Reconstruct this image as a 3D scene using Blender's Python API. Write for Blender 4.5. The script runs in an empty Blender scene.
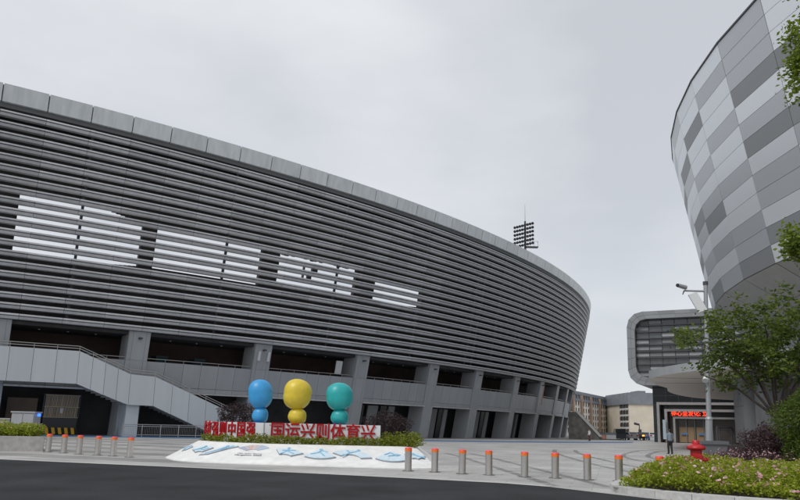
import bpy, math, random
import numpy as np
from mathutils import Vector, Matrix
random.seed(7)
rng = np.random.default_rng(7)
R = math.radians
SC = bpy.context.scene
COL = SC.collection
# ------------------------------------------------------------------ camera
cam_d = bpy.data.cameras.new('camera'); cam = bpy.data.objects.new('camera', cam_d); COL.objects.link(cam)
cam_d.sensor_width = 36.0; cam_d.lens = 31.5; cam_d.shift_y = 0.0625; cam_d.clip_start = 0.1; cam_d.clip_end = 6000
PITCH = math.atan(126 / 700.0); ROLL = 0.0244
fw = Vector((0, math.cos(PITCH), math.sin(PITCH))); rt = Vector((1, 0, 0)); up = rt.cross(fw)
r2 = rt * math.cos(ROLL) + up * math.sin(ROLL); u2 = up * math.cos(ROLL) - rt * math.sin(ROLL)
m = Matrix((r2, u2, -fw)).transposed().to_4x4(); m.translation = (0, 0, 1.5)
cam.matrix_world = m
SC.camera = cam
# ------------------------------------------------------------------ sky (overcast), sun, exposure
SUN_EL, SUN_AZ = R(50), R(222)      # azimuth clockwise from +Y: behind the camera, a little left
w = bpy.data.worlds.new('World'); SC.world = w; w.use_nodes = True
nt = w.node_tree; N = nt.nodes; Lk = nt.links; N.clear()
out = N.new('ShaderNodeOutputWorld'); bg = N.new('ShaderNodeBackground')
tc = N.new('ShaderNodeTexCoord'); mp = N.new('ShaderNodeMapping'); mp.inputs['Scale'].default_value = (1, 1, 2.2); mp.inputs['Location'].default_value = (0.7, 7.7, 2.0)
nz = N.new('ShaderNodeTexNoise'); nz.inputs['Scale'].default_value = 1.25; nz.inputs['Detail'].default_value = 5; nz.inputs['Roughness'].default_value = 0.5
rp = N.new('ShaderNodeValToRGB'); rp.color_ramp.elements[0].position = 0.38; rp.color_ramp.elements[1].position = 0.62
rp.color_ramp.elements[0].color = (0.55, 0.57, 0.605, 1); rp.color_ramp.elements[1].color = (0.76, 0.775, 0.795, 1)
sky = N.new('ShaderNodeTexSky'); sky.sky_type = 'NISHITA'; sky.sun_disc = False; sky.sun_elevation = SUN_EL; sky.sun_rotation = SUN_AZ
sc_ = N.new('ShaderNodeMix'); sc_.data_type = 'RGBA'; sc_.blend_type = 'MULTIPLY'; sc_.inputs[0].default_value = 1; sc_.inputs[7].default_value = (.1, .1, .1, 1)
mx = N.new('ShaderNodeMix'); mx.data_type = 'RGBA'; mx.inputs[0].default_value = 0.12
Lk.new(tc.outputs['Generated'], mp.inputs['Vector']); Lk.new(mp.outputs[0], nz.inputs['Vector']); Lk.new(nz.outputs['Fac'], rp.inputs[0])
Lk.new(sky.outputs[0], sc_.inputs[6]); Lk.new(rp.outputs[0], mx.inputs[6]); Lk.new(sc_.outputs[2], mx.inputs[7])
Lk.new(mx.outputs[2], bg.inputs['Color']); bg.inputs['Strength'].default_value = 1.0; Lk.new(bg.outputs[0], out.inputs['Surface'])
sd = bpy.data.lights.new('sun', 'SUN'); sd.energy = 1.5; sd.angle = R(25); sd.color = (1.0, 0.975, 0.94)
sun = bpy.data.objects.new('sun', sd); COL.objects.link(sun)
sdir = Vector((math.sin(SUN_AZ) * math.cos(SUN_EL), math.cos(SUN_AZ) * math.cos(SUN_EL), math.sin(SUN_EL)))
sun.rotation_euler = sdir.to_track_quat('Z', 'Y').to_euler(); sun.location = sdir * 100
SC.view_settings.view_transform = 'Standard'; SC.view_settings.look = 'None'
SC.view_settings.exposure = 0.22; SC.view_settings.gamma = 1.0; SC.view_settings.use_curve_mapping = False
SC.render.engine = 'CYCLES'
SC.cycles.max_bounces = 6; SC.cycles.transparent_max_bounces = 8

# ------------------------------------------------------------------ materials
MATS = {}
def mat(name, col, rough=0.6, metal=0.0, nscale=None, namt=0.15, bump=0.0, objvar=0.0, streak=0.0, emit=None, estr=0.0, spec=0.5, trans=0.0, detail=4.0):
    if name in MATS: return MATS[name]
    M = bpy.data.materials.new(name); M.use_nodes = True; t = M.node_tree; b = t.nodes['Principled BSDF']
    b.inputs['Roughness'].default_value = rough; b.inputs['Metallic'].default_value = metal
    b.inputs['Specular IOR Level'].default_value = spec
    b.inputs['Base Color'].default_value = (*col, 1)
    cur = None
    def mul(valsock, prev):
        k = t.nodes.new('ShaderNodeMix'); k.data_type = 'RGBA'; k.blend_type = 'MULTIPLY'; k.inputs[0].default_value = 1
        if prev is None: k.inputs[6].default_value = (*col, 1)
        else: t.links.new(prev, k.inputs[6])
        t.links.new(valsock, k.inputs[7]); return k.outputs[2]
    def rampd(sock, lo, hi, a=0.3, c=0.7):
        r = t.nodes.new('ShaderNodeMapRange'); r.inputs[1].default_value = a; r.inputs[2].default_value = c
        r.inputs[3].default_value = lo; r.inputs[4].default_value = hi; t.links.new(sock, r.inputs[0]); return r.outputs[0]
    g = t.nodes.new('ShaderNodeNewGeometry')
    if nscale:
        n = t.nodes.new('ShaderNodeTexNoise'); n.inputs['Scale'].default_value = nscale; n.inputs['Detail'].default_value = detail
        t.links.new(g.outputs['Position'], n.inputs['Vector'])
        cur = mul(rampd(n.outputs['Fac'], 1 - namt, 1 + namt), cur)
        if bump:
            bp = t.nodes.new('ShaderNodeBump'); bp.inputs['Strength'].default_value = bump; bp.inputs['Distance'].default_value = 0.02
            t.links.new(n.outputs['Fac'], bp.inputs['Height']); t.links.new(bp.outputs[0], b.inputs['Normal'])
    if streak:
        vm = t.nodes.new('ShaderNodeVectorMath'); vm.operation = 'MULTIPLY'; vm.inputs[1].default_value = (2.2, 2.2, 0.12)
        t.links.new(g.outputs['Position'], vm.inputs[0])
        n2 = t.nodes.new('ShaderNodeTexNoise'); n2.inputs['Scale'].default_value = 1.0; n2.inputs['Detail'].default_value = 5
        t.links.new(vm.outputs[0], n2.inputs['Vector'])
        cur = mul(rampd(n2.outputs['Fac'], 1 - streak, 1 + streak * 0.4, 0.35, 0.65), cur)
    if objvar:
        oi = t.nodes.new('ShaderNodeObjectInfo'); cur = mul(rampd(oi.outputs['Random'], 1 - objvar, 1 + objvar, 0, 1), cur)
    if cur is not None: t.links.new(cur, b.inputs['Base Color'])
    if emit: b.inputs['Emission Color'].default_value = (*emit, 1); b.inputs['Emission Strength'].default_value = estr
    if trans: b.inputs['Transmission Weight'].default_value = trans
    MATS[name] = M; return M
def leafmat(name, c1, c2, trans=0.35, rough=0.5):
    M = bpy.data.materials.new(name); M.use_nodes = True; t = M.node_tree; b = t.nodes['Principled BSDF']; o = t.nodes['Material Output']
    at = t.nodes.new('ShaderNodeAttribute'); at.attribute_name = 'tint'
    mxx = t.nodes.new('ShaderNodeMix'); mxx.data_type = 'RGBA'; mxx.inputs[6].default_value = (*c1, 1); mxx.inputs[7].default_value = (*c2, 1)
    t.links.new(at.outputs['Fac'], mxx.inputs[0]); t.links.new(mxx.outputs[2], b.inputs['Base Color'])
    b.inputs['Roughness'].default_value = rough; b.inputs['Specular IOR Level'].default_value = 0.35
    tr = t.nodes.new('ShaderNodeBsdfTranslucent'); t.links.new(mxx.outputs[2], tr.inputs['Color'])
    ms = t.nodes.new('ShaderNodeMixShader'); ms.inputs[0].default_value = trans
    t.links.new(b.outputs[0], ms.inputs[1]); t.links.new(tr.outputs[0], ms.inputs[2]); t.links.new(ms.outputs[0], o.inputs['Surface'])
    MATS[name] = M; return M

# ------------------------------------------------------------------ object helpers
WL = {}
def wloc(o): return WL.get(o.name, Vector((0, 0, 0))) if o else Vector((0, 0, 0))
def tag(o, label=None, cat=None, group=None, kind=None):
    if label: o['label'] = label
    if cat: o['category'] = cat
    if group: o['group'] = group
    if kind: o['kind'] = kind
    return o
def thing(name, loc, label, cat, group=None):
    o = bpy.data.objects.new(name, None); o.empty_display_size = 0.3; COL.objects.link(o)
    o.location = loc; WL[o.name] = Vector(loc)
    return tag(o, label, cat, group)
class MB:
    def __init__(s): s.v = []; s.f = []; s.m = []; s.sm = []
    def add(s, vs, fs, mi=0, smooth=False):
        b = len(s.v); s.v += [tuple(p) for p in vs]
        for f in fs: s.f.append(tuple(b + i for i in f)); s.m.append(mi); s.sm.append(smooth)
        return s
    def hexa(s, p, mi=0):   # p: 4 bottom (ccw from above) + 4 top
        return s.add(p, [(3, 2, 1, 0), (4, 5, 6, 7), (0, 1, 5, 4), (1, 2, 6, 5), (2, 3, 7, 6), (3, 0, 4, 7)], mi)
    def box(s, x0, x1, y0, y1, z0, z1, mi=0):
        return s.hexa([(x0, y0, z0), (x1, y0, z0), (x1, y1, z0), (x0, y1, z0), (x0, y0, z1), (x1, y0, z1), (x1, y1, z1), (x0, y1, z1)], mi)
    def obox(s, o, e, n, u0, u1, w0, w1, z0, z1, mi=0):  # box in a rotated local frame: o origin, e/n unit plan vectors
        P = lambda u, ww, z: (o[0] + e[0] * u + n[0] * ww, o[1] + e[1] * u + n[1] * ww, z)
        return s.hexa([P(u0, w0, z0), P(u1, w0, z0), P(u1, w1, z0), P(u0, w1, z0), P(u0, w0, z1), P(u1, w0, z1), P(u1, w1, z1), P(u0, w1, z1)], mi)
    def tube(s, a, b, ra, rb=None, n=8, mi=0, caps=True, smooth=True):
        rb = ra if rb is None else rb
        a = Vector(a); b = Vector(b); d = (b - a).normalized()
        x = d.orthogonal().normalized(); y = d.cross(x)
        vs = []
        for c, r in ((a, ra), (b, rb)):
            for k in range(n):
                an = 2 * math.pi * k / n; vs.append(c + x * (r * math.cos(an)) + y * (r * math.sin(an)))
        s.add(vs, [(k, (k + 1) % n, n + (k + 1) % n, n + k) for k in range(n)], mi, smooth)
        if caps: s.add(vs, [tuple(range(n - 1, -1, -1)), tuple(range(n, 2 * n))], mi, False)
        return s
    def path(s, pts, r, n=6, mi=0):
        rs = r if isinstance(r, (list, tuple)) else [r] * len(pts)
        for i in range(len(pts) - 1): s.tube(pts[i], pts[i + 1], rs[i], rs[i + 1], n, mi)
        return s
    def lathe(s, c, prof, n=20, mi=0, sx=1, sy=1):
        vs = []; fs = []
        for (r, z) in prof:
            for k in range(n):
                an = 2 * math.pi * k / n; vs.append((c[0] + sx * r * math.cos(an), c[1] + sy * r * math.sin(an), c[2] + z))
        for i in range(len(prof) - 1):
            for k in range(n): fs.append((i * n + k, i * n + (k + 1) % n, (i + 1) * n + (k + 1) % n, (i + 1) * n + k))
        s.add(vs, fs, mi, True)
        s.add(vs[:n], [tuple(range(n - 1, -1, -1))], mi); s.add(vs[-n:], [tuple(range(n))], mi)
        return s
    def prism(s, poly, z0, z1, mi=0):
        n = len(poly); vs = [(x, y, z0) for x, y in poly] + [(x, y, z1) for x, y in poly]
        return s.add(vs, [tuple(range(n - 1, -1, -1)), tuple(range(n, 2 * n))] + [(i, (i + 1) % n, n + (i + 1) % n, n + i) for i in range(n)], mi)
    def build(s, name, mats, parent=None, **kw):
        off = wloc(parent)
        me = bpy.data.meshes.new(name)
        me.from_pydata([(x - off.x, y - off.y, z - off.z) for x, y, z in s.v], [], s.f)
        for mm in (mats if isinstance(mats, (list, tuple)) else [mats]): me.materials.append(mm)
        me.polygons.foreach_set('material_index', s.m); me.polygons.foreach_set('use_smooth', s.sm)
        me.validate(); me.update()
        return put(name, me, parent, **kw)
def put(name, me, parent=None, label=None, cat=None, group=None, kind=None, loc=None):
    o = bpy.data.objects.new(name, me); COL.objects.link(o)
    if parent: o.parent = parent; WL[o.name] = wloc(parent)
    if loc is not None: o.location = loc
    return tag(o, label, cat, group, kind)
def copy_tree(o, parent=None):
    c = o.copy(); COL.objects.link(c); c.parent = parent
    for ch in o.children: copy_tree(ch, c)
    return c
def sheet(name, poly, z, mt, kind='structure', parent=None):
    me = bpy.data.meshes.new(name); me.from_pydata([(x, y, z) for x, y in poly], [], [tuple(range(len(poly)))]); me.materials.append(mt)
    return put(name, me, parent, kind=kind)
DG = None
def text_mesh(s, size, extrude=0.01, offset=0.0, align='CENTER'):
    c = bpy.data.curves.new('text', 'FONT'); c.body = s; c.size = size; c.extrude = extrude; c.offset = offset; c.align_x = align; c.align_y = 'CENTER'
    c.resolution_u = 2
    o = bpy.data.objects.new('text', c); COL.objects.link(o)
    dg = bpy.context.evaluated_depsgraph_get()
    me = bpy.data.meshes.new_from_object(o.evaluated_get(dg))
    bpy.data.objects.remove(o); bpy.data.curves.remove(c)
    return me
def leaf_mesh(name, P, size, mats, flat=0.35, seed=1, mi=None, aspect=0.45, parent=None, extra=None, **kw):
    """many small folded leaves at points P"""
    g = np.random.default_rng(seed); n = len(P)
    d = g.normal(size=(n, 3)); d[:, 2] = d[:, 2] * flat - 0.15; d /= np.linalg.norm(d, axis=1)[:, None]
    a = g.normal(size=(n, 3)); a[:, 2] *= 0.6; sd_ = np.cross(d, a); sd_ /= np.linalg.norm(sd_, axis=1)[:, None] + 1e-9
    nn = np.cross(d, sd_)
    L = (np.asarray(size) * g.uniform(0.7, 1.3, n))[:, None]
    off = np.array(wloc(parent))
    P = P - off
    v = np.stack([P, P + d * L * .5 + sd_ * L * aspect * .55 + nn * L * .08, P + d * L, P + d * L * .5 - sd_ * L * aspect * .55 + nn * L * .08], 1).reshape(-1, 3)
    f = np.arange(n * 4).reshape(-1, 4)
    tri = np.concatenate([f[:, [0, 1, 2]], f[:, [0, 2, 3]]], 1).reshape(-1, 3)
    me = bpy.data.meshes.new(name)
    me.vertices.add(len(v)); me.vertices.foreach_set('co', v.ravel())
    me.loops.add(tri.size); me.loops.foreach_set('vertex_index', tri.ravel())
    me.polygons.add(len(tri)); me.polygons.foreach_set('loop_start', np.arange(0, tri.size, 3)); me.polygons.foreach_set('loop_total', np.full(len(tri), 3))
    for mm in (mats if isinstance(mats, (list, tuple)) else [mats]): me.materials.append(mm)
    if mi is not None: me.polygons.foreach_set('material_index', np.repeat(mi, 2).astype(np.int32))
    at = me.attributes.new('tint', 'FLOAT', 'FACE'); at.data.foreach_set('value', np.repeat(g.beta(2, 2, n), 2).astype(np.float32))
    me.update(calc_edges=True)
    return put(name, me, parent, **kw)

# ------------------------------------------------------------------ palette
alu = mat('slat_aluminium', (.50, .505, .52), .5, .1, objvar=.12, streak=.08)
fascia_m = mat('fascia_panel_grey', (.62, .655, .665), .5, .05, objvar=.05, streak=.12)
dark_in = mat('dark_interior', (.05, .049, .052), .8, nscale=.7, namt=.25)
dark_post = mat('dark_steel', (.06, .06, .065), .6)
clad = mat('cladding_grey', (.36, .375, .39), .5, .05, objvar=.05, streak=.05)
clad_l = mat('cladding_pale', (.50, .53, .55), .5, .05, objvar=.04, streak=.03)
ledge_m = mat('ledge_white', (.5, .5, .5), .6, nscale=3)
steel = mat('railing_steel', (.42, .40, .39), .4, .5)
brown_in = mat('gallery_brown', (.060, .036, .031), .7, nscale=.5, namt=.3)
glass_dark = mat('dark_glass', (.018, .020, .023), .12, spec=.6)
door_grey = mat('door_panel_grey', (.24, .25, .26), .5, objvar=.12)
concrete = mat('concrete', (.42, .41, .40), .85, nscale=6, namt=.12, bump=.15)

# ------------------------------------------------------------------ ground, road, painted strip
def ground_material():
    M = bpy.data.materials.new('plaza_paving'); M.use_nodes = True; t = M.node_tree; b = t.nodes['Principled BSDF']
    g = t.nodes.new('ShaderNodeNewGeometry')
    mpn = t.nodes.new('ShaderNodeMapping'); mpn.inputs['Rotation'].default_value = (0, 0, R(17)); t.links.new(g.outputs['Position'], mpn.inputs['Vector'])
    br = t.nodes.new('ShaderNodeTexBrick'); br.inputs['Scale'].default_value = 1.0; br.inputs['Brick Width'].default_value = 1.2; br.inputs['Row Height'].default_value = .6
    br.inputs['Mortar Size'].default_value = .012; br.inputs['Color1'].default_value = (.47, .46, .445, 1); br.inputs['Color2'].default_value = (.39, .382, .37, 1); br.inputs['Mortar'].default_value = (.25, .245, .24, 1)
    t.links.new(mpn.outputs[0], br.inputs['Vector'])
    n = t.nodes.new('ShaderNodeTexNoise'); n.inputs['Scale'].default_value = .3; n.inputs['Detail'].default_value = 9; n.inputs['Roughness'].default_value = .6; t.links.new(g.outputs['Position'], n.inputs['Vector'])
    n2 = t.nodes.new('ShaderNodeTexNoise'); n2.inputs['Scale'].default_value = 40; n2.inputs['Detail'].default_value = 3; t.links.new(g.outputs['Position'], n2.inputs['Vector'])
    def mr(s, lo, hi, a=.3, c=.7):
        r = t.nodes.new('ShaderNodeMapRange'); r.inputs[1].default_value = a; r.inputs[2].default_value = c; r.inputs[3].default_value = lo; r.inputs[4].default_value = hi; t.links.new(s, r.inputs[0]); return r.outputs[0]
    def mul(a_, s):
        k = t.nodes.new('ShaderNodeMix'); k.data_type = 'RGBA'; k.blend_type = 'MULTIPLY'; k.inputs[0].default_value = 1; t.links.new(a_, k.inputs[6]); t.links.new(s, k.inputs[7]); return k.outputs[2]
    c = mul(br.outputs['Color'], mr(n.outputs['Fac'], .68, 1.18)); c = mul(c, mr(n2.outputs['Fac'], .9, 1.08))
    # darker granite courses every few metres on the left half of the plaza
    sx = t.nodes.new('ShaderNodeSeparateXYZ'); t.links.new(mpn.outputs[0], sx.inputs[0])
    wv = t.nodes.new('ShaderNodeMath'); wv.operation = 'PINGPONG'; wv.inputs[1].default_value = 2.1; t.links.new(sx.outputs['Y'], wv.inputs[0])
    band = mr(wv.outputs[0], 1.0, .66, 1.15, 1.25)
    gx = t.nodes.new('ShaderNodeSeparateXYZ'); t.links.new(g.outputs['Position'], gx.inputs[0])
    msk = mr(gx.outputs['X'], 1.0, 0.0, -9, -5)
    mb = t.nodes.new('ShaderNodeMix'); mb.data_type = 'FLOAT'; mb.inputs[2].default_value = 1.0; t.links.new(msk, mb.inputs[0]); t.links.new(band, mb.inputs[3])
    c = mul(c, mb.outputs[0])
    t.links.new(c, b.inputs['Base Color']); b.inputs['Roughness'].default_value = .55
    return M
def asphalt_material():
    M = bpy.data.materials.new('asphalt'); M.use_nodes = True; t = M.node_tree; b = t.nodes['Principled BSDF']
    g = t.nodes.new('ShaderNodeNewGeometry')
    def noise(s, d): n = t.nodes.new('ShaderNodeTexNoise'); n.inputs['Scale'].default_value = s; n.inputs['Detail'].default_value = d; t.links.new(g.outputs['Position'], n.inputs['Vector']); return n.outputs['Fac']
    def mr(s, lo, hi): r = t.nodes.new('ShaderNodeMapRange'); r.inputs[1].default_value = .3; r.inputs[2].default_value = .7; r.inputs[3].default_value = lo; r.inputs[4].default_value = hi; t.links.new(s, r.inputs[0]); return r.outputs[0]
    big = mr(noise(.5, 8), .72, 1.35); fine = noise(60, 2)
    fc = mr(fine, .55, 1.6)
    k = t.nodes.new('ShaderNodeMath'); k.operation = 'MULTIPLY'; t.links.new(big, k.inputs[0]); t.links.new(fc, k.inputs[1])
    cm = t.nodes.new('ShaderNodeMix'); cm.data_type = 'RGBA'; cm.blend_type = 'MULTIPLY'; cm.inputs[0].default_value = 1; cm.inputs[6].default_value = (.027, .0275, .030, 1); t.links.new(k.outputs[0], cm.inputs[7])
    t.links.new(cm.outputs[2], b.inputs['Base Color']); b.inputs['Roughness'].default_value = .9; b.inputs['Specular IOR Level'].default_value = .2
    bp = t.nodes.new('ShaderNodeBump'); bp.inputs['Strength'].default_value = .4; bp.inputs['Distance'].default_value = .01; t.links.new(fine, bp.inputs['Height']); t.links.new(bp.outputs[0], b.inputs['Normal'])
    return M
paving = ground_material(); asphalt = asphalt_material()
sheet('ground', [(-3000, -3000), (3000, -3000), (3000, 3000), (-3000, 3000)], 0.0, paving)
redge = [(-80, 45.6), (-14, 25.4), (-10, 24.25), (-6.4, 23.3), (-2.95, 22.2), (.13, 21.15), (2.9, 20.1), (4.1, 19.2), (4.95, 17.9), (5.9, 16.5), (7.2, 15.1), (9.2, 13.6), (12, 12.2), (30, 5)]
sheet('road', [(-80, -40), (30, -40)] + redge[::-1], .004, asphalt)
kerb_flush = mat('flush_kerb_stone', (.5, .49, .475), .7, nscale=5, namt=.12)
def strip(pts, w0, w1):
    L_, R_ = [], []
    for i, p in enumerate(pts):
        a = Vector(pts[max(i - 1, 0)]); b = Vector(pts[min(i + 1, len(pts) - 1)]); d = (b - a).normalized(); n = Vector((-d.y, d.x))
        L_.append(tuple(Vector(p) + n * w0)); R_.append(tuple(Vector(p) + n * w1))
    return L_ + R_[::-1]
sheet('kerb_strip', strip(redge[:8], .0, .35), .008, kerb_flush)
blue_lo = [(-60, 20), (-29.46, 53.1), (-26.9, 57.2), (-22.4, 60.0), (-17.2, 62.4), (-8.97, 66.4), (2.4, 73.7), (11.4, 78.7), (19.4, 84.6), (25.7, 90.0), (32, 97)]
blue_hi = [(-62, 26), (-32.6, 58.6), (-29.6, 62.6), (-24.4, 65.6), (-18.8, 68.3), (-9.9, 73.2), (2.6, 80.5), (12.5, 86.4), (21.2, 93), (28.2, 99.5), (36, 108)]
def ribbon(name, lo, hi, z, mt):
    n = len(lo); me = bpy.data.meshes.new(name); me.from_pydata([(x, y, z) for x, y in lo] + [(x, y, z) for x, y in hi], [], [(i, i + 1, n + i + 1, n + i) for i in range(n - 1)]); me.materials.append(mt)
    return put(name, me, None, kind='structure')
ribbon('blue_painted_lane', blue_lo, blue_hi, .004, mat('blue_paint', (.06, .14, .27), .7, nscale=2, namt=.2))
def tyre_mat():
    M = bpy.data.materials.new('tyre_mark'); M.use_nodes = True; t = M.node_tree; b = t.nodes['Principled BSDF']; o = t.nodes['Material Output']
    b.inputs['Base Color'].default_value = (.13, .128, .125, 1); b.inputs['Roughness'].default_value = .7
    g = t.nodes.new('ShaderNodeNewGeometry'); n = t.nodes.new('ShaderNodeTexNoise'); n.inputs['Scale'].default_value = 1.5; n.inputs['Detail'].default_value = 6; t.links.new(g.outputs['Position'], n.inputs['Vector'])
    r = t.nodes.new('ShaderNodeMapRange'); r.inputs[1].default_value = .3; r.inputs[2].default_value = .7; r.inputs[3].default_value = .08; r.inputs[4].default_value = .55; t.links.new(n.outputs['Fac'], r.inputs[0])
    tr = t.nodes.new('ShaderNodeBsdfTransparent'); ms = t.nodes.new('ShaderNodeMixShader'); t.links.new(r.outputs[0], ms.inputs[0]); t.links.new(tr.outputs[0], ms.inputs[1]); t.links.new(b.outputs[0], ms.inputs[2]); t.links.new(ms.outputs[0], o.inputs['Surface'])
    return M
tyre_m = tyre_mat()
def smooth_pts(p, n=24):
    p = np.array(p); s = np.r_[0, np.cumsum(np.hypot(*np.diff(p, axis=0).T))]; q = np.linspace(0, s[-1], n)
    for _ in range(1): pass
    x = np.interp(q, s, p[:, 0]); y = np.interp(q, s, p[:, 1])
    for _ in range(3): x[1:-1] = (x[:-2] + 2 * x[1:-1] + x[2:]) / 4; y[1:-1] = (y[:-2] + 2 * y[1:-1] + y[2:]) / 4
    return list(zip(x, y))
for k, pts in enumerate([[(3.6, 42), (4.2, 36.5), (4.35, 32), (4.6, 28.8), (4.75, 25.4), (4.95, 21.9), (5.05, 19.5)], [(13, 55), (11.7, 49.7), (10.6, 42.5), (10.1, 37.2), (9.6, 31.5), (9.6, 27)],
                         [(24, 63), (20, 57), (16.5, 49), (14.6, 44), (13.6, 39), (13.5, 33)]]):
    for o_ in (-.75, .75):
        st = strip(smooth_pts(pts), o_ - .16, o_ + .16); n = len(st) // 2
        me = bpy.data.meshes.new('tyre_mark'); me.from_pydata([(x, y, .006 + .001 * k) for x, y in st], [], [(i, i + 1, 2 * n - 2 - i, 2 * n - 1 - i) for i in range(n - 1)]); me.materials.append(tyre_m)
        put('tyre_mark', me, None, kind='structure')

# ------------------------------------------------------------------ stadium
CX, CY, SA, SB, SROT, LEAN = -61.347, 138.388, 120.32, 79.364, .7966, .196
def sp(t, off):
    ex, ey = SA * math.cos(t), SB * math.sin(t); nx, ny = math.cos(t) / SA, math.sin(t) / SB; n = math.hypot(nx, ny)
    ex += off * nx / n; ey += off * ny / n; c, s = math.cos(SROT), math.sin(SROT)
    return (CX + c * ex - s * ey, CY + s * ex + c * ey)
def sface(z): return LEAN * z
def pface(z): return LEAN * z - 0.4
def sbox(mb, t0, t1, z0, z1, fo, fi, mi=0):
    P = lambda t, f, z: (*sp(t, f(z)), z)
    return mb.hexa([P(t0, fo, z0), P(t1, fo, z0), P(t1, fi, z0), P(t0, fi, z0), P(t0, fo, z1), P(t1, fo, z1), P(t1, fi, z1), P(t0, fi, z1)], mi)
sh = lambda f, d: (lambda z: f(z) + d)
DT = .0282; HF, HT, HB = 26.73, 28.15, 9.5
T0 = 4.3759 - 3 * DT; NB = 52
stad = thing('stadium', (*sp(4.6, 0), 0), 'huge grey oval stadium clad in horizontal louvres leaning outward', 'stadium')
# fascia
for b in range(NB):
    t0 = T0 + b * DT
    g = .00035
    mb = MB(); sbox(mb, t0 + g, t0 + DT - g, HF, HT, sface, sh(sface, -.29)); mb.build('fascia_panel', fascia_m, stad)
mb = MB()
for b in range(NB):
    t0 = T0 + b * DT; sbox(mb, t0, t0 + DT, HF - .35, HT - .003, sh(sface, -.3), sh(sface, -1.2))
mb.build('fascia_backing', mat('fascia_joint', (.14, .145, .15), .7), stad)
# slats
NS = 20; pitch = (HF - .25 - HB) / NS
prof = [(-.48, .0), (-.02, .01), (.03, .215), (-.16, .22), (-.16, .29), (.08, .30), (.07, .36), (-.02, .455), (-.48, .455)]
def slat(mb, t0, t1, z):
    g = .00012; n = len(prof); vs = []
    for t in (t0 + g, t1 - g):
        for (dn, dz) in prof: vs.append((*sp(t, sface(z + dz) + dn), z + dz))
    mb.add(vs, [(i, n + i, n + (i + 1) % n, (i + 1) % n) for i in range(n)] + [tuple(range(n)), tuple(range(2 * n - 1, n - 1, -1))])
rest = MB()
for b in range(NB):
    t0 = T0 + b * DT
    for i in range(NS):
        z = HB + i * pitch
        if 3 <= b < 18:
            mb = MB(); slat(mb, t0, t0 + DT, z); mb.build('louvre_slat', alu, stad)
        else: slat(rest, t0, t0 + DT, z)
rest.build('louvre_slats', alu, stad, kind='stuff')
for b in range(13):
    t0 = 4.4355 + .1120 * (b - 1); mb = MB(); sbox(mb, t0 - .0009, t0 + .0009, HB, HF - .4, sh(sface, -.5), sh(sface, -.7)); mb.build('louvre_post', dark_post, stad)
# inner wall with the high openings
HOLES = [(4.300, 4.378, lambda t: (15.3, 20.7)), (4.396, 4.485, lambda t: (15.1 + (t - 4.396) * 8, 20.7 if t < 4.45 else 20.7 - (t - 4.45) * 22)), (4.4965, 4.591, lambda t: (15.85, 19.8)),
         (4.609, 4.699, lambda t: (16.05, 19.7 - .18 * abs(math.sin(t * 310) * math.sin(t * 97)))), (4.725, 4.799, lambda t: (16.1 + (t - 4.725) * 10, 19.0 - .18 * abs(math.sin(t * 280) * math.sin(t * 131))))]
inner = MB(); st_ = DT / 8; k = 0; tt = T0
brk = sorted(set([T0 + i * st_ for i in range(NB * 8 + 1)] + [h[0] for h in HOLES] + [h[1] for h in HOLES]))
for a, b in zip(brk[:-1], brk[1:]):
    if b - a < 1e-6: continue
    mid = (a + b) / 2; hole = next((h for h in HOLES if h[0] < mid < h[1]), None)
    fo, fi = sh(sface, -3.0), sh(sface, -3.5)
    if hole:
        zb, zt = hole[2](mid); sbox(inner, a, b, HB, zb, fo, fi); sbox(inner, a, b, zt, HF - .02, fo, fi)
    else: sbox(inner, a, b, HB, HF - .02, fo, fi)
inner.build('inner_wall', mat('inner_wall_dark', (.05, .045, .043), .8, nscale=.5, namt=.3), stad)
for b in range(18):
    t0 = 4.87 + .0553 * b; mb = MB(); sbox(mb, t0 - .001, t0 + .001, HB, HF - .4, sh(sface, -.52), sh(sface, -3.0)); mb.build('light_stop_rib', dark_post, stad)  # added bulkheads that stop sky light leaking between slats and inner wall
for (t, z, dw, dh) in ((4.652, 18.75, .0032, .28), (4.647, 17.75, .0022, .22), (4.64, 18.2, .0006, .9)):
    mb = MB(); sbox(mb, t - dw, t + dw, z - dh, z + dh, sh(sface, -3.6), sh(sface, -3.9)); mb.build('loudspeaker', dark_post, stad)
# added light-stop deck, gallery ceiling, floors, back walls (rings)
def ring(name, z0, z1, fo, fi, mt, t0=T0, t1=T0 + NB * DT, step=DT / 2, **kw):
    mb = MB(); n = int(round((t1 - t0) / step))
    for i in range(n): sbox(mb, t0 + i * step, t0 + (i + 1) * step, z0, z1, fo, fi)
    return mb.build(name, mt, stad, **kw)
ring('light_stop_deck', HF - .02, HF + .2, sh(sface, -1.2), sh(sface, -3.6), dark_post)  # unseen lid added to keep daylight out of the louvre gap from above
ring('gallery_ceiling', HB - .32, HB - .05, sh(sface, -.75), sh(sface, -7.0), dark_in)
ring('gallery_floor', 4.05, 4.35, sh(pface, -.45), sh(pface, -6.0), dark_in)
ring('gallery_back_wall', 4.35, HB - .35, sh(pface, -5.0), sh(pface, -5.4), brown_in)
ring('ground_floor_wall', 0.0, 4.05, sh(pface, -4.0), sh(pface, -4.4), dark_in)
mb = MB()
tA = T0 + NB * DT; nn_ = 90
for i in range(nn_):
    a = tA + (T0 + 2 * math.pi - tA) * i / nn_; b = tA + (T0 + 2 * math.pi - tA) * (i + 1) / nn_; sbox(mb, a, b, 0, HT - .1, lambda z: LEAN * z - .6, lambda z: LEAN * z - 1.6)
mb.build('far_side_wall', fascia_m, stad)
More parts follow.
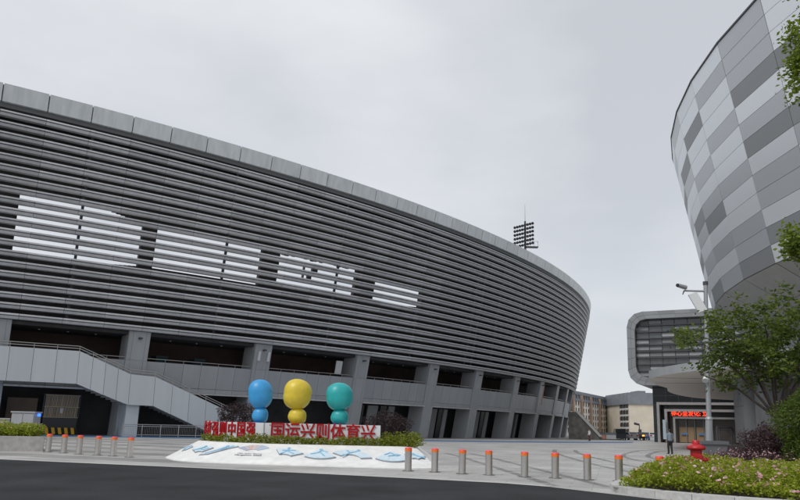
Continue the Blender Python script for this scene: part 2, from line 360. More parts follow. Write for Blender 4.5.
# columns with cladding, parapets
DS = 117.0
PT = [4.185, 4.29, 4.3925, 4.4887, 4.5949, 4.7067, 4.8142, 4.905, 5.009, 5.1063, 5.1987, 5.29, 5.385, 5.48, 5.575, 5.67, 5.75]
hw = .95 / DS
for k, t in enumerate(PT):
    mb = MB(); sbox(mb, t - hw, t + hw, 0, HB - .025, pface, sh(pface, -2.3))
    c = mb.build('column', clad, stad)
    if k >= 15: continue
    zs = [0.02, 2.1, 4.2, 6.85, HB - .03]
    for zi in range(4):
        for (a, b) in ((-.93, -.58), (-.56, .56), (.58, .93)):
            mb = MB(); sbox(mb, t + a / DS, t + b / DS, zs[zi] + .012, zs[zi + 1] - .012, sh(pface, .045), sh(pface, .003)); mb.build('cladding_panel', clad, c)
    if k + 1 < len(PT):
        ta, tb = t + hw, PT[k + 1] - hw; npan = max(4, round((tb - ta) * DS / 1.62)); dtp = (tb - ta) / npan
        for i in range(npan):
            a = ta + i * dtp
            mb = MB(); sbox(mb, a + .00012, a + dtp - .00012, 4.62, 6.85, sh(pface, -.12), sh(pface, -.4)); mb.build('parapet_panel', clad, stad)
            mb = MB(); sbox(mb, a + .00012, a + dtp - .00012, 4.2, 4.59, sh(pface, -.1), sh(pface, -.4)); mb.build('parapet_base_panel', clad, stad)
        mb = MB(); sbox(mb, ta, tb, 4.02, 4.17, sh(pface, .25), sh(pface, -.42)); mb.build('ledge', ledge_m, stad)
        mb = MB()
        for zz in (7.12,):
            mb.path([(*sp(ta + (tb - ta) * q / 8, pface(zz) - .25), zz) for q in range(9)], .035, 6)
        for i in range(npan + 1):
            a = ta + i * dtp; mb.tube((*sp(a, pface(6.85) - .25), 6.84), (*sp(a, pface(7.12) - .25), 7.12), .025, n=5)
        mb.build('gallery_railing', steel, stad)
        if k >= 5:
            span = tb - ta
            for (q0, q1, mt_) in ((.05, .2, glass_dark), (.26, .42, door_grey), (.46, .56, glass_dark), (.6, .7, door_grey)):
                mb = MB(); sbox(mb, ta + span * q0, ta + span * q1, .0, 3.9, sh(pface, -1.9), sh(pface, -2.05)); mb.build('door_panel', mt_, stad)
        for q in (.25, .5, .75):
            a = ta + (tb - ta) * q; x, y = sp(a, pface(9) - 2.2); mb = MB(); mb.lathe((x, y, HB - .42), [(.02, 0), (.1, .01), (.1, .06)], 8); mb.build('ceiling_lamp', mat('lamp_glass', (.5, .5, .48), .3), stad)
# small fittings on the columns
white_m = mat('white_plastic', (.62, .63, .64), .45)
for s_ in (-.62, .45):
    mb = MB(); a = 4.5949 + s_ / DS; sbox(mb, a, a + .22 / DS, 7.75, 8.7, sh(pface, .32), sh(pface, .1)); sbox(mb, a + .08 / DS, a + .14 / DS, 8.2, 8.3, sh(pface, .1), sh(pface, .046)); mb.build('wall_lamp', white_m, stad)
for t in PT[3:10]:
    mb = MB(); sbox(mb, t - .12 / DS, t + .16 / DS, 8.78, 8.92, sh(pface, .42), sh(pface, .047)); mb.build('camera_bracket', dark_post, stad)
teal = mat('teal_glass', (.03, .06, .075), .2)
for (a, b) in ((4.512, 4.522), (4.545, 4.555), (4.454, 4.464)):
    mb = MB(); sbox(mb, a, b, 4.4, 7.7, sh(pface, -3.0), sh(pface, -4.6)); mb.build('kiosk', teal, stad)
mb = MB(); sbox(mb, 4.6795, 4.687, 7.15, 8.65, sh(pface, -.75), sh(pface, -.85)); mb.build('hanging_sign', white_m, stad, label='white board hanging in the gallery opening')
mb = MB(); sbox(mb, 5.1063 + hw * 1.05, 5.1063 + hw * 1.7, 5.6, 8.9, sh(pface, -.02), sh(pface, -.1)); mb.build('red_glow_panel', mat('red_glow_panel', (.42, .10, .08), .6), stad, label='flat red panel standing in for a red glow beside a column')  # red light on the column, painted as a dull red panel
# gate and door below the stair
gate_m = mat('gate_timber', (.50, .41, .31), .6, objvar=.2); yellow = mat('hazard_yellow', (.75, .45, .04), .6); black = mat('hazard_black', (.02, .02, .02), .6)
gp = lambda d: sh(pface, -2.6 + d)
mb = MB(); sbox(mb, 4.4065, 4.427, .02, 3.15, gp(.12), gp(.02)); mb.build('door', mat('brown_door', (.11, .075, .05), .5, nscale=1), stad)
gate = MB(); sbox(gate, 4.432, 4.4565, .03, 1.5, gp(.2), gp(.02)); sbox(gate, 4.431, 4.4575, 1.5, 3.6, gp(.05), gp(-.05)); gate = gate.build('gate', mat('gate_grey', (.06, .062, .07), .5), stad)
for i in range(22):
    for (z0, z1) in ((1.55, 2.4), (2.48, 3.45)):
        a = 4.4325 + i * .00108; mb = MB(); sbox(mb, a, a + .00058, z0, z1, gp(.22), gp(.12)); mb.build('slat', gate_m, gate)
for z in (1.5, 2.42, 3.46):
    mb = MB(); sbox(mb, 4.432, 4.4567, z, z + .07, gp(.26), gp(.1)); mb.build('gate_rail', gate_m, gate)
mb = MB(); sbox(mb, 4.4432, 4.4452, 1.9, 2.35, gp(.32), gp(.27)); mb.build('notice', white_m, gate)
for i in range(11):
    P = lambda t, d, z: (*sp(t, pface(z) - 2.6 + d), z)
    a = 4.4325 + i * .0023; s_ = .0012; d0, d1 = .55, .1
    MBx = MB(); MBx.hexa([P(a, d0, .05), P(a + .0023, d0, .05), P(a + .0023, d1, .05), P(a, d1, .05), P(a - s_, d0, .62), P(a + .0023 - s_, d0, .62), P(a + .0023 - s_, d1, .62), P(a - s_, d1, .62)])
    MBx.build('hazard_stripe', yellow if i % 2 else black, gate)

# ------------------------------------------------------------------ exterior staircase
SO = Vector((-26.23, 61.56)); SD = Vector((.81, .586)).normalized(); SN = Vector((SD.y, -SD.x))
def stp(u, d, z): p = SO + SD * u + SN * d; return (p.x, p.y, z)
stair = thing('staircase', stp(3, 0, 0), 'pale panelled outside staircase with landing climbing along the stadium front', 'staircase')
topl = [(-16, 7.1), (-1.7, 7.22), (2.75, 5.5), (4.95, 5.4), (14.4, 1.62)]
botl = [(-16, 4.3), (-1.75, 4.42), (2.68, 2.78), (4.95, 2.76), (11.5, .02)]
def itp(l, u): return float(np.interp(u, [p[0] for p in l], [p[1] for p in l]))
def botz(u): return itp(botl, u) if u < 11.5 else .02
us = [-16 + 1.79 * i for i in range(8)] + [-1.7, -.55, .55, 1.65, 2.75, 4.95, 6.6, 8.25, 9.9, 11.5, 12.6, 13.6]
for a, b in zip(us[:-1], us[1:]):
    g = .015
    mb = MB(); mb.hexa([stp(a + g, 0, botz(a)), stp(b - g, 0, botz(b)), stp(b - g, -.18, botz(b)), stp(a + g, -.18, botz(a)), stp(a + g, 0, itp(topl, a)), stp(b - g, 0, itp(topl, b)), stp(b - g, -.18, itp(topl, b)), stp(a + g, -.18, itp(topl, a))])
    mb.build('balustrade_panel', clad_l, stair)
for zz in (.22, .42):
    mb = MB(); mb.path([stp(u, -.09, itp(topl, u) + zz) for u in (-16, -1.7, 2.75, 4.95, 14.2)], .035, 6); mb.build('handrail', steel, stair)
for u in us:
    if u > -15: mb = MB(); mb.tube(stp(u, -.09, itp(topl, u) - .02), stp(u, -.09, itp(topl, u) + .42), .025, n=5); mb.build('rail_post', steel, stair)
mb = MB(); mb.hexa([stp(-16, -.2, 4.6), stp(-1.7, -.2, 4.6), stp(-1.7, -2.6, 4.6), stp(-16, -2.6, 4.6), stp(-16, -.2, 5.0), stp(-1.7, -.2, 5.0), stp(-1.7, -2.6, 5.0), stp(-16, -2.6, 5.0)]); mb.build('upper_deck', concrete, stair)
for (ua, za, ub, zb) in ((-1.7, 5.0, 2.75, 3.3), (4.95, 3.3, 13.4, .0)):
    n = 10 if ua < 0 else 20; mb = MB()
    for i in range(n):
        u0 = ua + (ub - ua) * i / n; u1 = ua + (ub - ua) * (i + 1) / n; z1 = za + (zb - za) * i / n; zlo = max(0, z1 - .6)
        mb.hexa([stp(u0, -.2, zlo), stp(u1, -.2, zlo), stp(u1, -2.6, zlo), stp(u0, -2.6, zlo), stp(u0, -.2, z1), stp(u1, -.2, z1), stp(u1, -2.6, z1), stp(u0, -2.6, z1)])
    mb.build('flight', concrete, stair)
mb = MB(); mb.hexa([stp(2.75, -.2, 2.9), stp(4.95, -.2, 2.9), stp(4.95, -2.6, 2.9), stp(2.75, -2.6, 2.9), stp(2.75, -.2, 3.3), stp(4.95, -.2, 3.3), stp(4.95, -2.6, 3.3), stp(2.75, -2.6, 3.3)]); mb.build('landing', concrete, stair)
mb = MB(); mb.hexa([stp(2.7, -.3, 0), stp(3.8, -.3, 0), stp(3.8, -2.2, 0), stp(2.7, -2.2, 0), stp(2.7, -.3, 2.9), stp(3.8, -.3, 2.9), stp(3.8, -2.2, 2.9), stp(2.7, -2.2, 2.9)]); mb.build('support_pier', clad_l, stair)
# railing in front of the stair foot
fence = thing('railing', stp(5, 1.2, 0), 'low grey metal railing in front of the staircase foot', 'railing')
fu = [2.2 + 1.62 * i for i in range(6)]
for u in fu: mb = MB(); mb.tube(stp(u, 1.2, 0), stp(u, 1.2, 1.08), .035, n=6); mb.build('post', steel, fence)
for z in (1.08, .93, .18): mb = MB(); mb.tube(stp(fu[0], 1.2, z), stp(fu[-1], 1.2, z), .03, n=6); mb.build('rail', steel, fence)
for i in range(54):
    u = fu[0] + .15 * (i + 1)
    if u < fu[-1]: mb = MB(); mb.tube(stp(u, 1.2, .18), stp(u, 1.2, .93), .012, n=4); mb.build('bar', steel, fence)

# stone side stair at the far end of the stadium
sst = thing('stone_stair', (31.5, 121, 0), 'rough grey stone stair flank with white coping at the stadium far end', 'stair')
stone_m = mat('rough_stone', (.15, .145, .135), .9, nscale=1.2, namt=.4, bump=.5)
mb = MB()
pr_ = [(29.2, 0), (34.6, 0), (34.3, .5), (30.4, 4.6), (29.2, 4.6)]
mb.add([(x, 121, z) for x, z in pr_] + [(x + 2.2, 126, z) for x, z in pr_], [(0, 1, 2, 3, 4), (9, 8, 7, 6, 5)] + [(i, (i + 5), ((i + 1) % 5) + 5, (i + 1) % 5) for i in range(5)])
mb.build('flank_wall', stone_m, sst)
mb = MB(); a, b = (34.4, .5), (30.4, 4.65)
mb.hexa([(a[0], 120.8, a[1]), (a[0] + .5, 120.8, a[1] + .05), (a[0] + .5, 121.4, a[1] + .05), (a[0], 121.4, a[1]), (b[0], 120.8, b[1]), (b[0] + .5, 120.8, b[1] + .12), (b[0] + .5, 121.4, b[1] + .12), (b[0], 121.4, b[1])]); mb.build('coping', mat('coping_white', (.55, .55, .54), .7), sst)

# ------------------------------------------------------------------ floodlight mast
mast = thing('floodlight_mast', (29.2, 160, 0), 'tall steel mast with a bank of floodlights rising behind the stadium rim', 'floodlight')
mb = MB(); mb.tube((29.2, 160, 0), (29.2, 160, 50), .55, .22, 10); mb.build('pole', dark_post, mast)
mb = MB(); mb.tube((29.2, 160, 50), (29.2, 160, 54.3), .05, .02, 5); mb.build('lightning_rod', dark_post, mast)
lampm = mat('floodlight_body', (.05, .052, .06), .4, .3); lampg = mat('floodlight_glass', (.3, .31, .33), .15)
for r in range(6):
    z = 49.3 - r * .95
    mb = MB(); mb.tube((26.9, 160.6, z - .75), (31.1, 159.2, z + .1), .07, n=6); mb.build('crossbar', dark_post, mast)
    for c in range(8):
        f = (c + .2) / 7.4; x = 26.9 + 4.2 * f; y = 160.6 - 1.4 * f - .15; zz = z - .75 + .85 * f
        mb = MB(); mb.tube((x, y, zz), (x - .25, y - .38, zz - .22), .14, .36, 8); o = mb.build('floodlight', lampm, mast)
mb = MB(); mb.box(29.4, 32.2, 159.4, 160.6, 43.6, 43.8); mb.build('platform', dark_post, mast)
mb = MB()
for x in (30.2, 31.2, 32.1): mb.tube((x, 159.45, 43.8), (x, 159.45, 45.0), .035, n=4)
mb.tube((29.4, 159.45, 45), (32.1, 159.45, 45), .035, n=4); mb.tube((32.1, 159.45, 45), (32.1, 160.5, 45), .035, n=4); mb.build('platform_rail', dark_post, mast)

# ------------------------------------------------------------------ arena drum on the right
AX, AY, RT_, RB_, ZT, ZB = 73.18, 43.03, 51.7, 48.84, 28.0, 12.52
arena = thing('arena', (25, 50, 0), 'big faceted drum building clad in grey checkered metal panels', 'arena')
pl = mat('panel_light', (.70, .73, .765), .33, .3, objvar=.05); pm = mat('panel_mid', (.46, .48, .505), .35, .3, objvar=.05); pd = mat('panel_dark', (.25, .26, .27), .45, .1, objvar=.06)
seam = mat('panel_seam', (.2, .205, .21), .6)
def ap(th, r, z): return (AX + r * math.cos(R(th)), AY + r * math.sin(R(th)), z)
def ar(z): return RB_ + (RT_ - RB_) * (z - ZB) / (ZT - ZB)
NR = 13
PAT = {  # rows from the rim downward, facet start angle -> shades
    184.5: 'LLLDLLDMLLMDL', 178.5: 'MMMDLMDLMMLDL', 172.5: 'LMLLMLLMLLMMD', 166.5: 'LLDLLMLMDLMLM', 160.5: 'MLLDMLLDMLMLD', 154.5: 'LMLLDLMLLDLML', 190.5: 'LLMLDLLMDLLMD', 196.5: 'LMLDLLMLLDLLM'}
pr2 = random.Random(3)
for fct in range(16):
    th = 130.5 + 6 * fct; th2 = th + 6
    rows = PAT.get(th) or ''.join(pr2.choice('LLLMMD') for _ in range(NR))
    for r in range(NR):
        z1 = ZT - (ZT - ZB) * r / NR; z0 = ZT - (ZT - ZB) * (r + 1) / NR
        g = .014; q = .009; fl = lambda t_, f_, z: tuple(Vector(ap(th, ar(z) + t_, z)).lerp(Vector(ap(th2, ar(z) + t_, z)), f_))
        mb = MB(); mb.hexa([fl(0, q * .6, z0 + g), fl(0, 1 - q * .6, z0 + g), fl(-.09, 1 - q * .6, z0 + g), fl(-.09, q * .6, z0 + g), fl(0, q * .6, z1 - g), fl(0, 1 - q * .6, z1 - g), fl(-.09, 1 - q * .6, z1 - g), fl(-.09, q * .6, z1 - g)][::1])
        mb.build('facade_panel', {'L': pl, 'M': pm, 'D': pd}[rows[r]], arena)
mb = MB(); n = 60
for i in range(n):
    a, b = 130.5 + 6 * i, 136.5 + 6 * i; d = -.11
    P = lambda th, r, z: ap(th, r, z)
    mb.add([P(a, ar(ZB) + d, ZB + .02), P(b, ar(ZB) + d, ZB + .02), P(b, ar(ZT) + d, ZT - .02), P(a, ar(ZT) + d, ZT - .02)], [(0, 1, 2, 3)])
    mb.add([P(a, RT_ + d, ZT - .02), P(b, RT_ + d, ZT - .02), P(b, 0, ZT - .02)], [(0, 1, 2)])
mb.build('drum_shell', seam, arena)
mb = MB()
for i in range(n):
    a, b = 130.5 + 6 * i, 136.5 + 6 * i
    mb.add([ap(a, RT_ + .06, ZT + .002), ap(b, RT_ + .06, ZT + .002), ap(b, RT_ + .06, ZT + .14), ap(a, RT_ + .06, ZT + .14), ap(b, RT_ - .3, ZT + .14), ap(a, RT_ - .3, ZT + .14)], [(0, 1, 2, 3), (3, 2, 4, 5)])
mb.build('rim_edge', dark_post, arena)
soff = mat('soffit_panel', (.33, .325, .315), .55, objvar=.06, nscale=1, namt=.06)
for i in range(16):   # sloped soffit below the drum
    a, b = 130.5 + 6 * i, 136.5 + 6 * i; q = .06
    for (ra, za, rb, zb) in ((48.75, 12.5, 46.2, 10.9), (46.17, 10.88, 43.6, 9.3)):
        mb = MB(); mb.hexa([ap(a + q, rb, zb), ap(b - q, rb, zb), ap(b - q, rb - .1, zb + .1), ap(a + q, rb - .1, zb + .1), ap(a + q, ra, za), ap(b - q, ra, za), ap(b - q, ra - .1, za + .1), ap(a + q, ra - .1, za + .1)]); mb.build('soffit_panel', soff, arena)
mb = MB()
for i in range(48):
    a, b = 126 + 2.2 * i, 128.2 + 2.2 * i; mb.hexa([ap(a, 43.7, 6.9), ap(b, 43.7, 6.9), ap(b, 43, 6.9), ap(a, 43, 6.9), ap(a, 43.7, 9.6), ap(b, 43.7, 9.6), ap(b, 43, 9.6), ap(a, 43, 9.6)])
mb.build('upper_wall', clad_l, arena)
# canopy slab, wider at the entrance end
def can_r(th): return float(np.interp(th, [112, 119, 141, 152, 157, 160, 163.6, 167, 170, 176, 215], [64, 64, 55.6, 54.9, 54.5, 53.6, 52.3, 50.8, 49.2, 48.0, 48.0]))
mb = MB(); mu = MB()
for i in range(66):
    a, b = 112 + 1.6 * i, 113.6 + 1.6 * i; ra, rb = can_r(a), can_r(b)
    mb.add([ap(a, ra, 6.35), ap(b, rb, 6.35), ap(b, rb, 7.05), ap(a, ra, 7.05), ap(b, 43.2, 7.2), ap(a, 43.2, 7.2)], [(0, 1, 2, 3), (3, 2, 4, 5)])
    mu.add([ap(a, ra - .002, 6.35), ap(b, rb - .002, 6.35), ap(b, 42.8, 6.1), ap(a, 42.8, 6.1)], [(3, 2, 1, 0)])
mb.build('canopy', clad, arena); mu.build('canopy_underside', mat('canopy_lining', (.70, .66, .61), .6, nscale=2, namt=.05), arena)
for th in (150.5, 158, 166):
    mb = MB(); mb.hexa([ap(th, can_r(th) - .3, 6.325), ap(th + .06, can_r(th) - .3, 6.325), ap(th + .06, 43.4, 6.09), ap(th, 43.4, 6.09), ap(th, can_r(th) - .3, 6.34), ap(th + .06, can_r(th) - .3, 6.34), ap(th + .06, 43.4, 6.105), ap(th, 43.4, 6.105)]); mb.build('canopy_joint', dark_post, arena)
# glazed ground floor
gl_a = mat('lobby_glass', (.10, .115, .125), .08, spec=.7); fr = mat('frame_grey', (.20, .205, .215), .45, .3)
for i in range(40):
    a = 130 + 2.0 * i; mb = MB(); mb.hexa([ap(a + .06, 43.1, .9), ap(a + 1.94, 43.1, .9), ap(a + 1.94, 43.0, .9), ap(a + .06, 43.0, .9), ap(a + .06, 43.1, 6.05), ap(a + 1.94, 43.1, 6.05), ap(a + 1.94, 43.0, 6.05), ap(a + .06, 43.0, 6.05)]); mb.build('glass_pane', gl_a, arena)
    mb = MB(); mb.hexa([ap(a - .06, 43.25, .9), ap(a + .06, 43.25, .9), ap(a + .06, 42.9, .9), ap(a - .06, 42.9, .9), ap(a - .06, 43.25, 6.05), ap(a + .06, 43.25, 6.05), ap(a + .06, 42.9, 6.05), ap(a - .06, 42.9, 6.05)]); mb.build('mullion', fr, arena)
mb = MB()
for i in range(48):
    a, b = 126 + 2.2 * i, 128.2 + 2.2 * i; mb.hexa([ap(a, 47.2, 0), ap(b, 47.2, 0), ap(b, 42, 0), ap(a, 42, 0), ap(a, 47.2, .85), ap(b, 47.2, .85), ap(b, 42, .85), ap(a, 42, .85)])
mb.build('terrace', concrete, arena)
# big grey piers under the canopy
pier_m = mat('pier_grey', (.145, .15, .16), .5, objvar=.08, nscale=.6, namt=.06)
def pier(th0, th1, r0, r1, name='pier'):
    mb = MB(); mb.hexa([ap(th1, r1, .85), ap(th1, r0, .85), ap(th0, r0, .85), ap(th0, r1, .85), ap(th1, r1, 6.2), ap(th1, r0, 6.2), ap(th0, r0, 6.2), ap(th0, r1, 6.2)]); o = mb.build(name, pier_m, arena)
    for (za, zb) in ((.87, 3.6), (3.62, 6.18)):
        for (f0, f1) in ((.0, .5), (.505, 1.0)):
            a = th0 + (th1 - th0) * f0 + .03; b = th0 + (th1 - th0) * f1 - .03; mb = MB(); mb.hexa([ap(b, r1 + .05, za), ap(b, r1 + .004, za), ap(a, r1 + .004, za), ap(a, r1 + .05, za), ap(b, r1 + .05, zb), ap(b, r1 + .004, zb), ap(a, r1 + .004, zb), ap(a, r1 + .05, zb)]); mb.build('cladding_panel', pier_m, o)
pier(164.2, 168.0, 45.2, 48.2); pier(168.9, 171.0, 44.5, 47.6); pier(182, 187, 45, 47.8); pier(150, 153.0, 44.5, 47)
# handrail of the terrace steps
mb = MB(); mb.path([ap(160.5, 47.6, 1.1), ap(163.2, 48.4, 2.0), ap(165.5, 49.6, 2.0), ap(168, 50.2, 2.0)], .06, 6)
for th, r in ((163.2, 48.4), (165.5, 49.6), (168, 50.2)): mb.tube(ap(th, r, 0), ap(th, r, 2.0), .05, n=6)
mb.build('terrace_handrail', dark_post, arena)

# ------------------------------------------------------------------ rounded-frame building behind
MO = (36.07, 110.0); ME_ = (.883, -.469); MN_ = (.469, .883)
def mp_(u, ww, z): return (MO[0] + ME_[0] * u + MN_[0] * ww, MO[1] + ME_[1] * u + MN_[1] * ww, z)
hall = thing('hall', mp_(8, 0, 0), 'grey glass hall with a rounded picture-frame upper storey and entrance portal', 'hall')
frm = mat('frame_panel', (.27, .28, .29), .4, .3, objvar=.12)
U0, U1, Z0, Z1, RAD, TH = 0.0, 26.0, 8.6, 20.2, 2.4, 1.2
def rr(inset):
    r = RAD - inset * .55; pts = []
    a0, a1, b0, b1 = U0 + inset, U1 - inset, Z0 + inset, Z1 - inset
    def seg(p, q, n): return [(p[0] + (q[0] - p[0]) * i / n, p[1] + (q[1] - p[1]) * i / n) for i in range(n)]
    def arc(c, s, n): return [(c[0] + r * math.cos(R(s - 90 * i / n)), c[1] + r * math.sin(R(s - 90 * i / n))) for i in range(n)]
    pts += seg((a0, b0 + r), (a0, b1 - r), 4) + arc((a0 + r, b1 - r), 180, 3) + seg((a0 + r, b1), (a1 - r, b1), 9) + arc((a1 - r, b1 - r), 90, 3) + seg((a1, b1 - r), (a1, b0 + r), 4) + arc((a1 - r, b0 + r), 0, 3) + seg((a1 - r, b0), (a0 + r, b0), 9) + arc((a0 + r, b0 + r), 270, 3)
    return pts
o_, m_, i_ = rr(0), rr(TH * .5), rr(TH)
n = len(o_)
for k in range(n):
    k2 = (k + 1) % n
    for (A, B) in ((o_, m_), (m_, i_)):
        L4 = lambda P, Q, f: (P[0] + (Q[0] - P[0]) * f, P[1] + (Q[1] - P[1]) * f)
        a, b, c, d = A[k], A[k2], B[k2], B[k]; a, b = L4(a, b, .02), L4(b, a, .02); c, d = L4(c, d, .02), L4(d, c, .02); a, d = L4(a, d, .03), L4(d, a, .03); b, c = L4(b, c, .03), L4(c, b, .03)
        mb = MB(); mb.hexa([mp_(a[0], 0, a[1]), mp_(b[0], 0, b[1]), mp_(b[0], .5, b[1]), mp_(a[0], .5, a[1]), mp_(d[0], 0, d[1]), mp_(c[0], 0, c[1]), mp_(c[0], .5, c[1]), mp_(d[0], .5, d[1])]); mb.build('frame_panel', frm, hall)
mb = MB()
for k in range(n):
    k2 = (k + 1) % n; a, b = o_[k], o_[k2]; c, d = i_[k], i_[k2]
    mb.add([mp_(a[0], .06, a[1]), mp_(b[0], .06, b[1]), mp_(b[0], 24, b[1]), mp_(a[0], 24, a[1]), mp_(c[0], .06, c[1]), mp_(d[0], .06, d[1]), mp_(c[0], 1.6, c[1]), mp_(d[0], 1.6, d[1])], [(0, 1, 2, 3), (1, 0, 4, 5), (4, 6, 7, 5)])
mb.add([mp_(p[0], 24, p[1]) for p in o_], [tuple(range(n))])
mb.build('box_shell', mat('shell_grey', (.26, .265, .275), .5), hall)
dk_bar = mat('hall_dark_bar', (.07, .073, .08), .5); hg = mat('hall_glass', (.085, .093, .103), .12, spec=.7, nscale=.4, namt=.35); bar_m = mat('hall_bar', (.27, .28, .29), .45, .2, objvar=.15); blind = mat('pale_blind', (.31, .32, .335), .5, objvar=.35)
mb = MB(); mb.obox(MO, ME_, MN_, U0 + TH - .2, U1 - TH + .2, 1.2, 1.5, Z0 + TH - .2, Z1 - TH + .2); mb.build('glazing', hg, hall)
mu_ = [3.17, 5.08, 6.97, 8.9, 10.8, 12.7, 14.6, 16.5, 18.4, 20.3, 22.2]; eu = [U0 + TH] + mu_ + [U1 - TH]
rows = 9; rh = (Z1 - Z0 - 2 * TH) / rows
for r in range(rows):
    z = Z0 + TH + r * rh
    mb = MB(); mb.obox(MO, ME_, MN_, U0 + TH + .02, U1 - TH - .02, .8, 1.16, z, z + .13); mb.build('louvre_bar', dk_bar, hall)
    for a, b in zip(eu[:-1], eu[1:]):
        if pr2.random() < (.8 if r > 2 else .35): mb = MB(); mb.obox(MO, ME_, MN_, a + .06, b - .06, 1.1, 1.19, z + .32, z + .32 + rh * pr2.uniform(.34, .48)); mb.build('window_blind', blind, hall)
for u in mu_: mb = MB(); mb.obox(MO, ME_, MN_, u - .04, u + .04, 1.05, 1.18, Z0 + TH, Z1 - TH); mb.build('mullion', dk_bar, hall)
# glass base
mb = MB(); mb.obox(MO, ME_, MN_, 3.1, 26, 3.0, 20, 0, 8.62); mb.build('base_core', hg, hall)
bg_ = mat('base_glass', (.022, .03, .034), .2, spec=.3, objvar=.3)
for i in range(12):
    for j in range(6):
        u = 3.12 + i * 1.9; mb = MB(); mb.obox(MO, ME_, MN_, u + .04, u + 1.86, 2.85, 2.97, .05 + j * 1.43, .05 + j * 1.43 + 1.37); mb.build('glass_pane', bg_, hall)
# portal
por = mat('portal_grey', (.30, .29, .285), .6, nscale=2, namt=.08)
def portal(u0, u1, z1, wd, w0, w1):
    mb = MB(); mb.obox(MO, ME_, MN_, u0, u0 + wd, w0, w1, 0, z1); mb.build('portal_post', por, hall)
    mb = MB(); mb.obox(MO, ME_, MN_, u1 - wd, u1, w0, w1, 0, z1); mb.build('portal_post', por, hall)
    mb = MB(); mb.obox(MO, ME_, MN_, u0 + wd, u1 - wd, w0, w1, z1 - wd, z1); mb.build('portal_beam', por, hall)
portal(3.98, 22, 6.06, .38, .4, 2.8); portal(5.1, 21, 5.02, .36, .2, 2.4); portal(6.2, 20, 3.92, .3, .9, 2.2)
mb = MB(); mb.obox(MO, ME_, MN_, 5.5, 20.6, 2.45, 2.8, 0, 5.6); mb.build('lobby_wall', mat('lobby_dark', (.06, .05, .045), .3, nscale=.6, namt=.4), hall)
wood = mat('lobby_wood', (.26, .17, .09), .5, objvar=.15)
for (a, b) in ((6.9, 7.9), (8.0, 9.0), (9.3, 10.3), (10.5, 11.5)): mb = MB(); mb.obox(MO, ME_, MN_, a, b, 2.25, 2.42, .1, 2.4); mb.build('lobby_door', wood, hall)
for a in (6.6, 7.95, 9.15, 10.4, 11.6): mb = MB(); mb.obox(MO, ME_, MN_, a - .05, a + .05, 1.95, 2.2, 0, 3.6); mb.build('door_mullion', fr, hall)
mb = MB(); mb.obox(MO, ME_, MN_, 5.7, 16, 1.0, 1.3, 3.96, 4.7); led = mb.build('led_board', mat('led_black', (.012, .008, .008), .4), hall)
ledm = mat('led_red', (.3, .01, .005), .5, emit=(1.0, .045, .015), estr=2.2)
me = text_mesh('待心全发化: 立', .80, .01, .012, 'LEFT'); me.materials.clear(); me.materials.append(ledm)
rot = Matrix(((ME_[0], 0, -MN_[0]), (ME_[1], 0, -MN_[1]), (0, 1, 0)))
me.transform(rot.to_4x4()); p = Vector(mp_(5.95, .98, 4.34)) - wloc(hall); me.transform(Matrix.Translation(p)); put('led_lettering', me, led)
for a in (7.2, 9.6): mb = MB(); mb.obox(MO, ME_, MN_, a, a + .9, 2.0, 2.05, 1.25, 1.5); mb.build('blue_sticker', mat('blue_sticker', (.05, .2, .45), .5), hall)
bann = MB(); bann.obox(MO, ME_, MN_, 4.86, 5.3, -.35, -.15, .5, 3.4); bann.build('standing_banner', mat('pale_blue', (.36, .45, .52), .5), None, label='pale blue upright banner beside the hall portal', cat='banner')

# ------------------------------------------------------------------ apartment blocks far behind
beige = mat('render_beige', (.60, .54, .44), .85, nscale=.3, namt=.08); beige2 = mat('render_cream', (.74, .69, .60), .85, nscale=.3, namt=.08); brick = mat('brick_strip', (.34, .23, .17), .85); slate = mat('mansard_slate', (.17, .185, .205), .7, nscale=.5, namt=.15)
wing = mat('window_dark', (.035, .04, .045), .2); sillm = mat('sill_white', (.5, .5, .5), .7)
def block(name, label, o, e, n, L, D, H_, Hm, nwin, floors, wall_m, strips=(), side=0):
    t = thing(name, (o[0], o[1], 0), label, 'apartment block')
    mb = MB(); mb.obox(o, e, n, 0, L, 0, D, 0, Hm); mb.build('wall', wall_m, t)
    mb = MB(); P = lambda u, ww, z: (o[0] + e[0] * u + n[0] * ww, o[1] + e[1] * u + n[1] * ww, z)
    mb.hexa([P(-.5, -.5, Hm), P(L + .5, -.5, Hm), P(L + .5, D + .5, Hm), P(-.5, D + .5, Hm), P(-.1, .2, H_), P(L + .1, .2, H_), P(L + .1, D - .2, H_), P(-.1, D - .2, H_)]); rf = mb.build('roof', slate, t)
    mb = MB(); mb.obox(o, e, n, L * .3, L * .3 + 3, D * .3, D * .6, H_, H_ + 1.2); mb.build('roof_hut', slate, rf)
    fh = Hm / floors; wp = L / nwin if nwin else 0
    for f in range(floors + 1):
        for i in range(nwin):
            u = wp * (i + .5); z = f * fh + .9
            if z + 1.2 > H_: continue
            mb = MB(); mb.obox(o, e, n, u - .75, u + .75, -.06 if f < floors else -.35, .1, z, z + 1.5); wd = mb.build('window', wing, t)
            if f < floors: mb = MB(); mb.obox(o, e, n, u - .9, u + .9, -.32, -.07, z - .3, z - .02); mb.build('sill', sillm, wd)
    for s in strips: mb = MB(); mb.obox(o, e, n, s - .75, s + .75, -.8, .3, 0, Hm + 2.2); mb.build('brick_strip', brick, t)
    for f in range(floors if side else 0):
        for ww in (2, 5.5, 9):
            mb = MB(); mb.obox(o, e, n, -.5 - .0, -.02, ww - .9, ww + .9, f * fh + .9, f * fh + 2.3); bw = mb.build('bay_window', wing, t)
            mb = MB(); mb.obox(o, e, n, -.7, -.02, ww - 1.1, ww + 1.1, f * fh + .25, f * fh + .85); mb.build('balcony', sillm, bw)
    return t
e1 = Vector((26.5, 48)).normalized(); n1 = (-e1.y, e1.x)
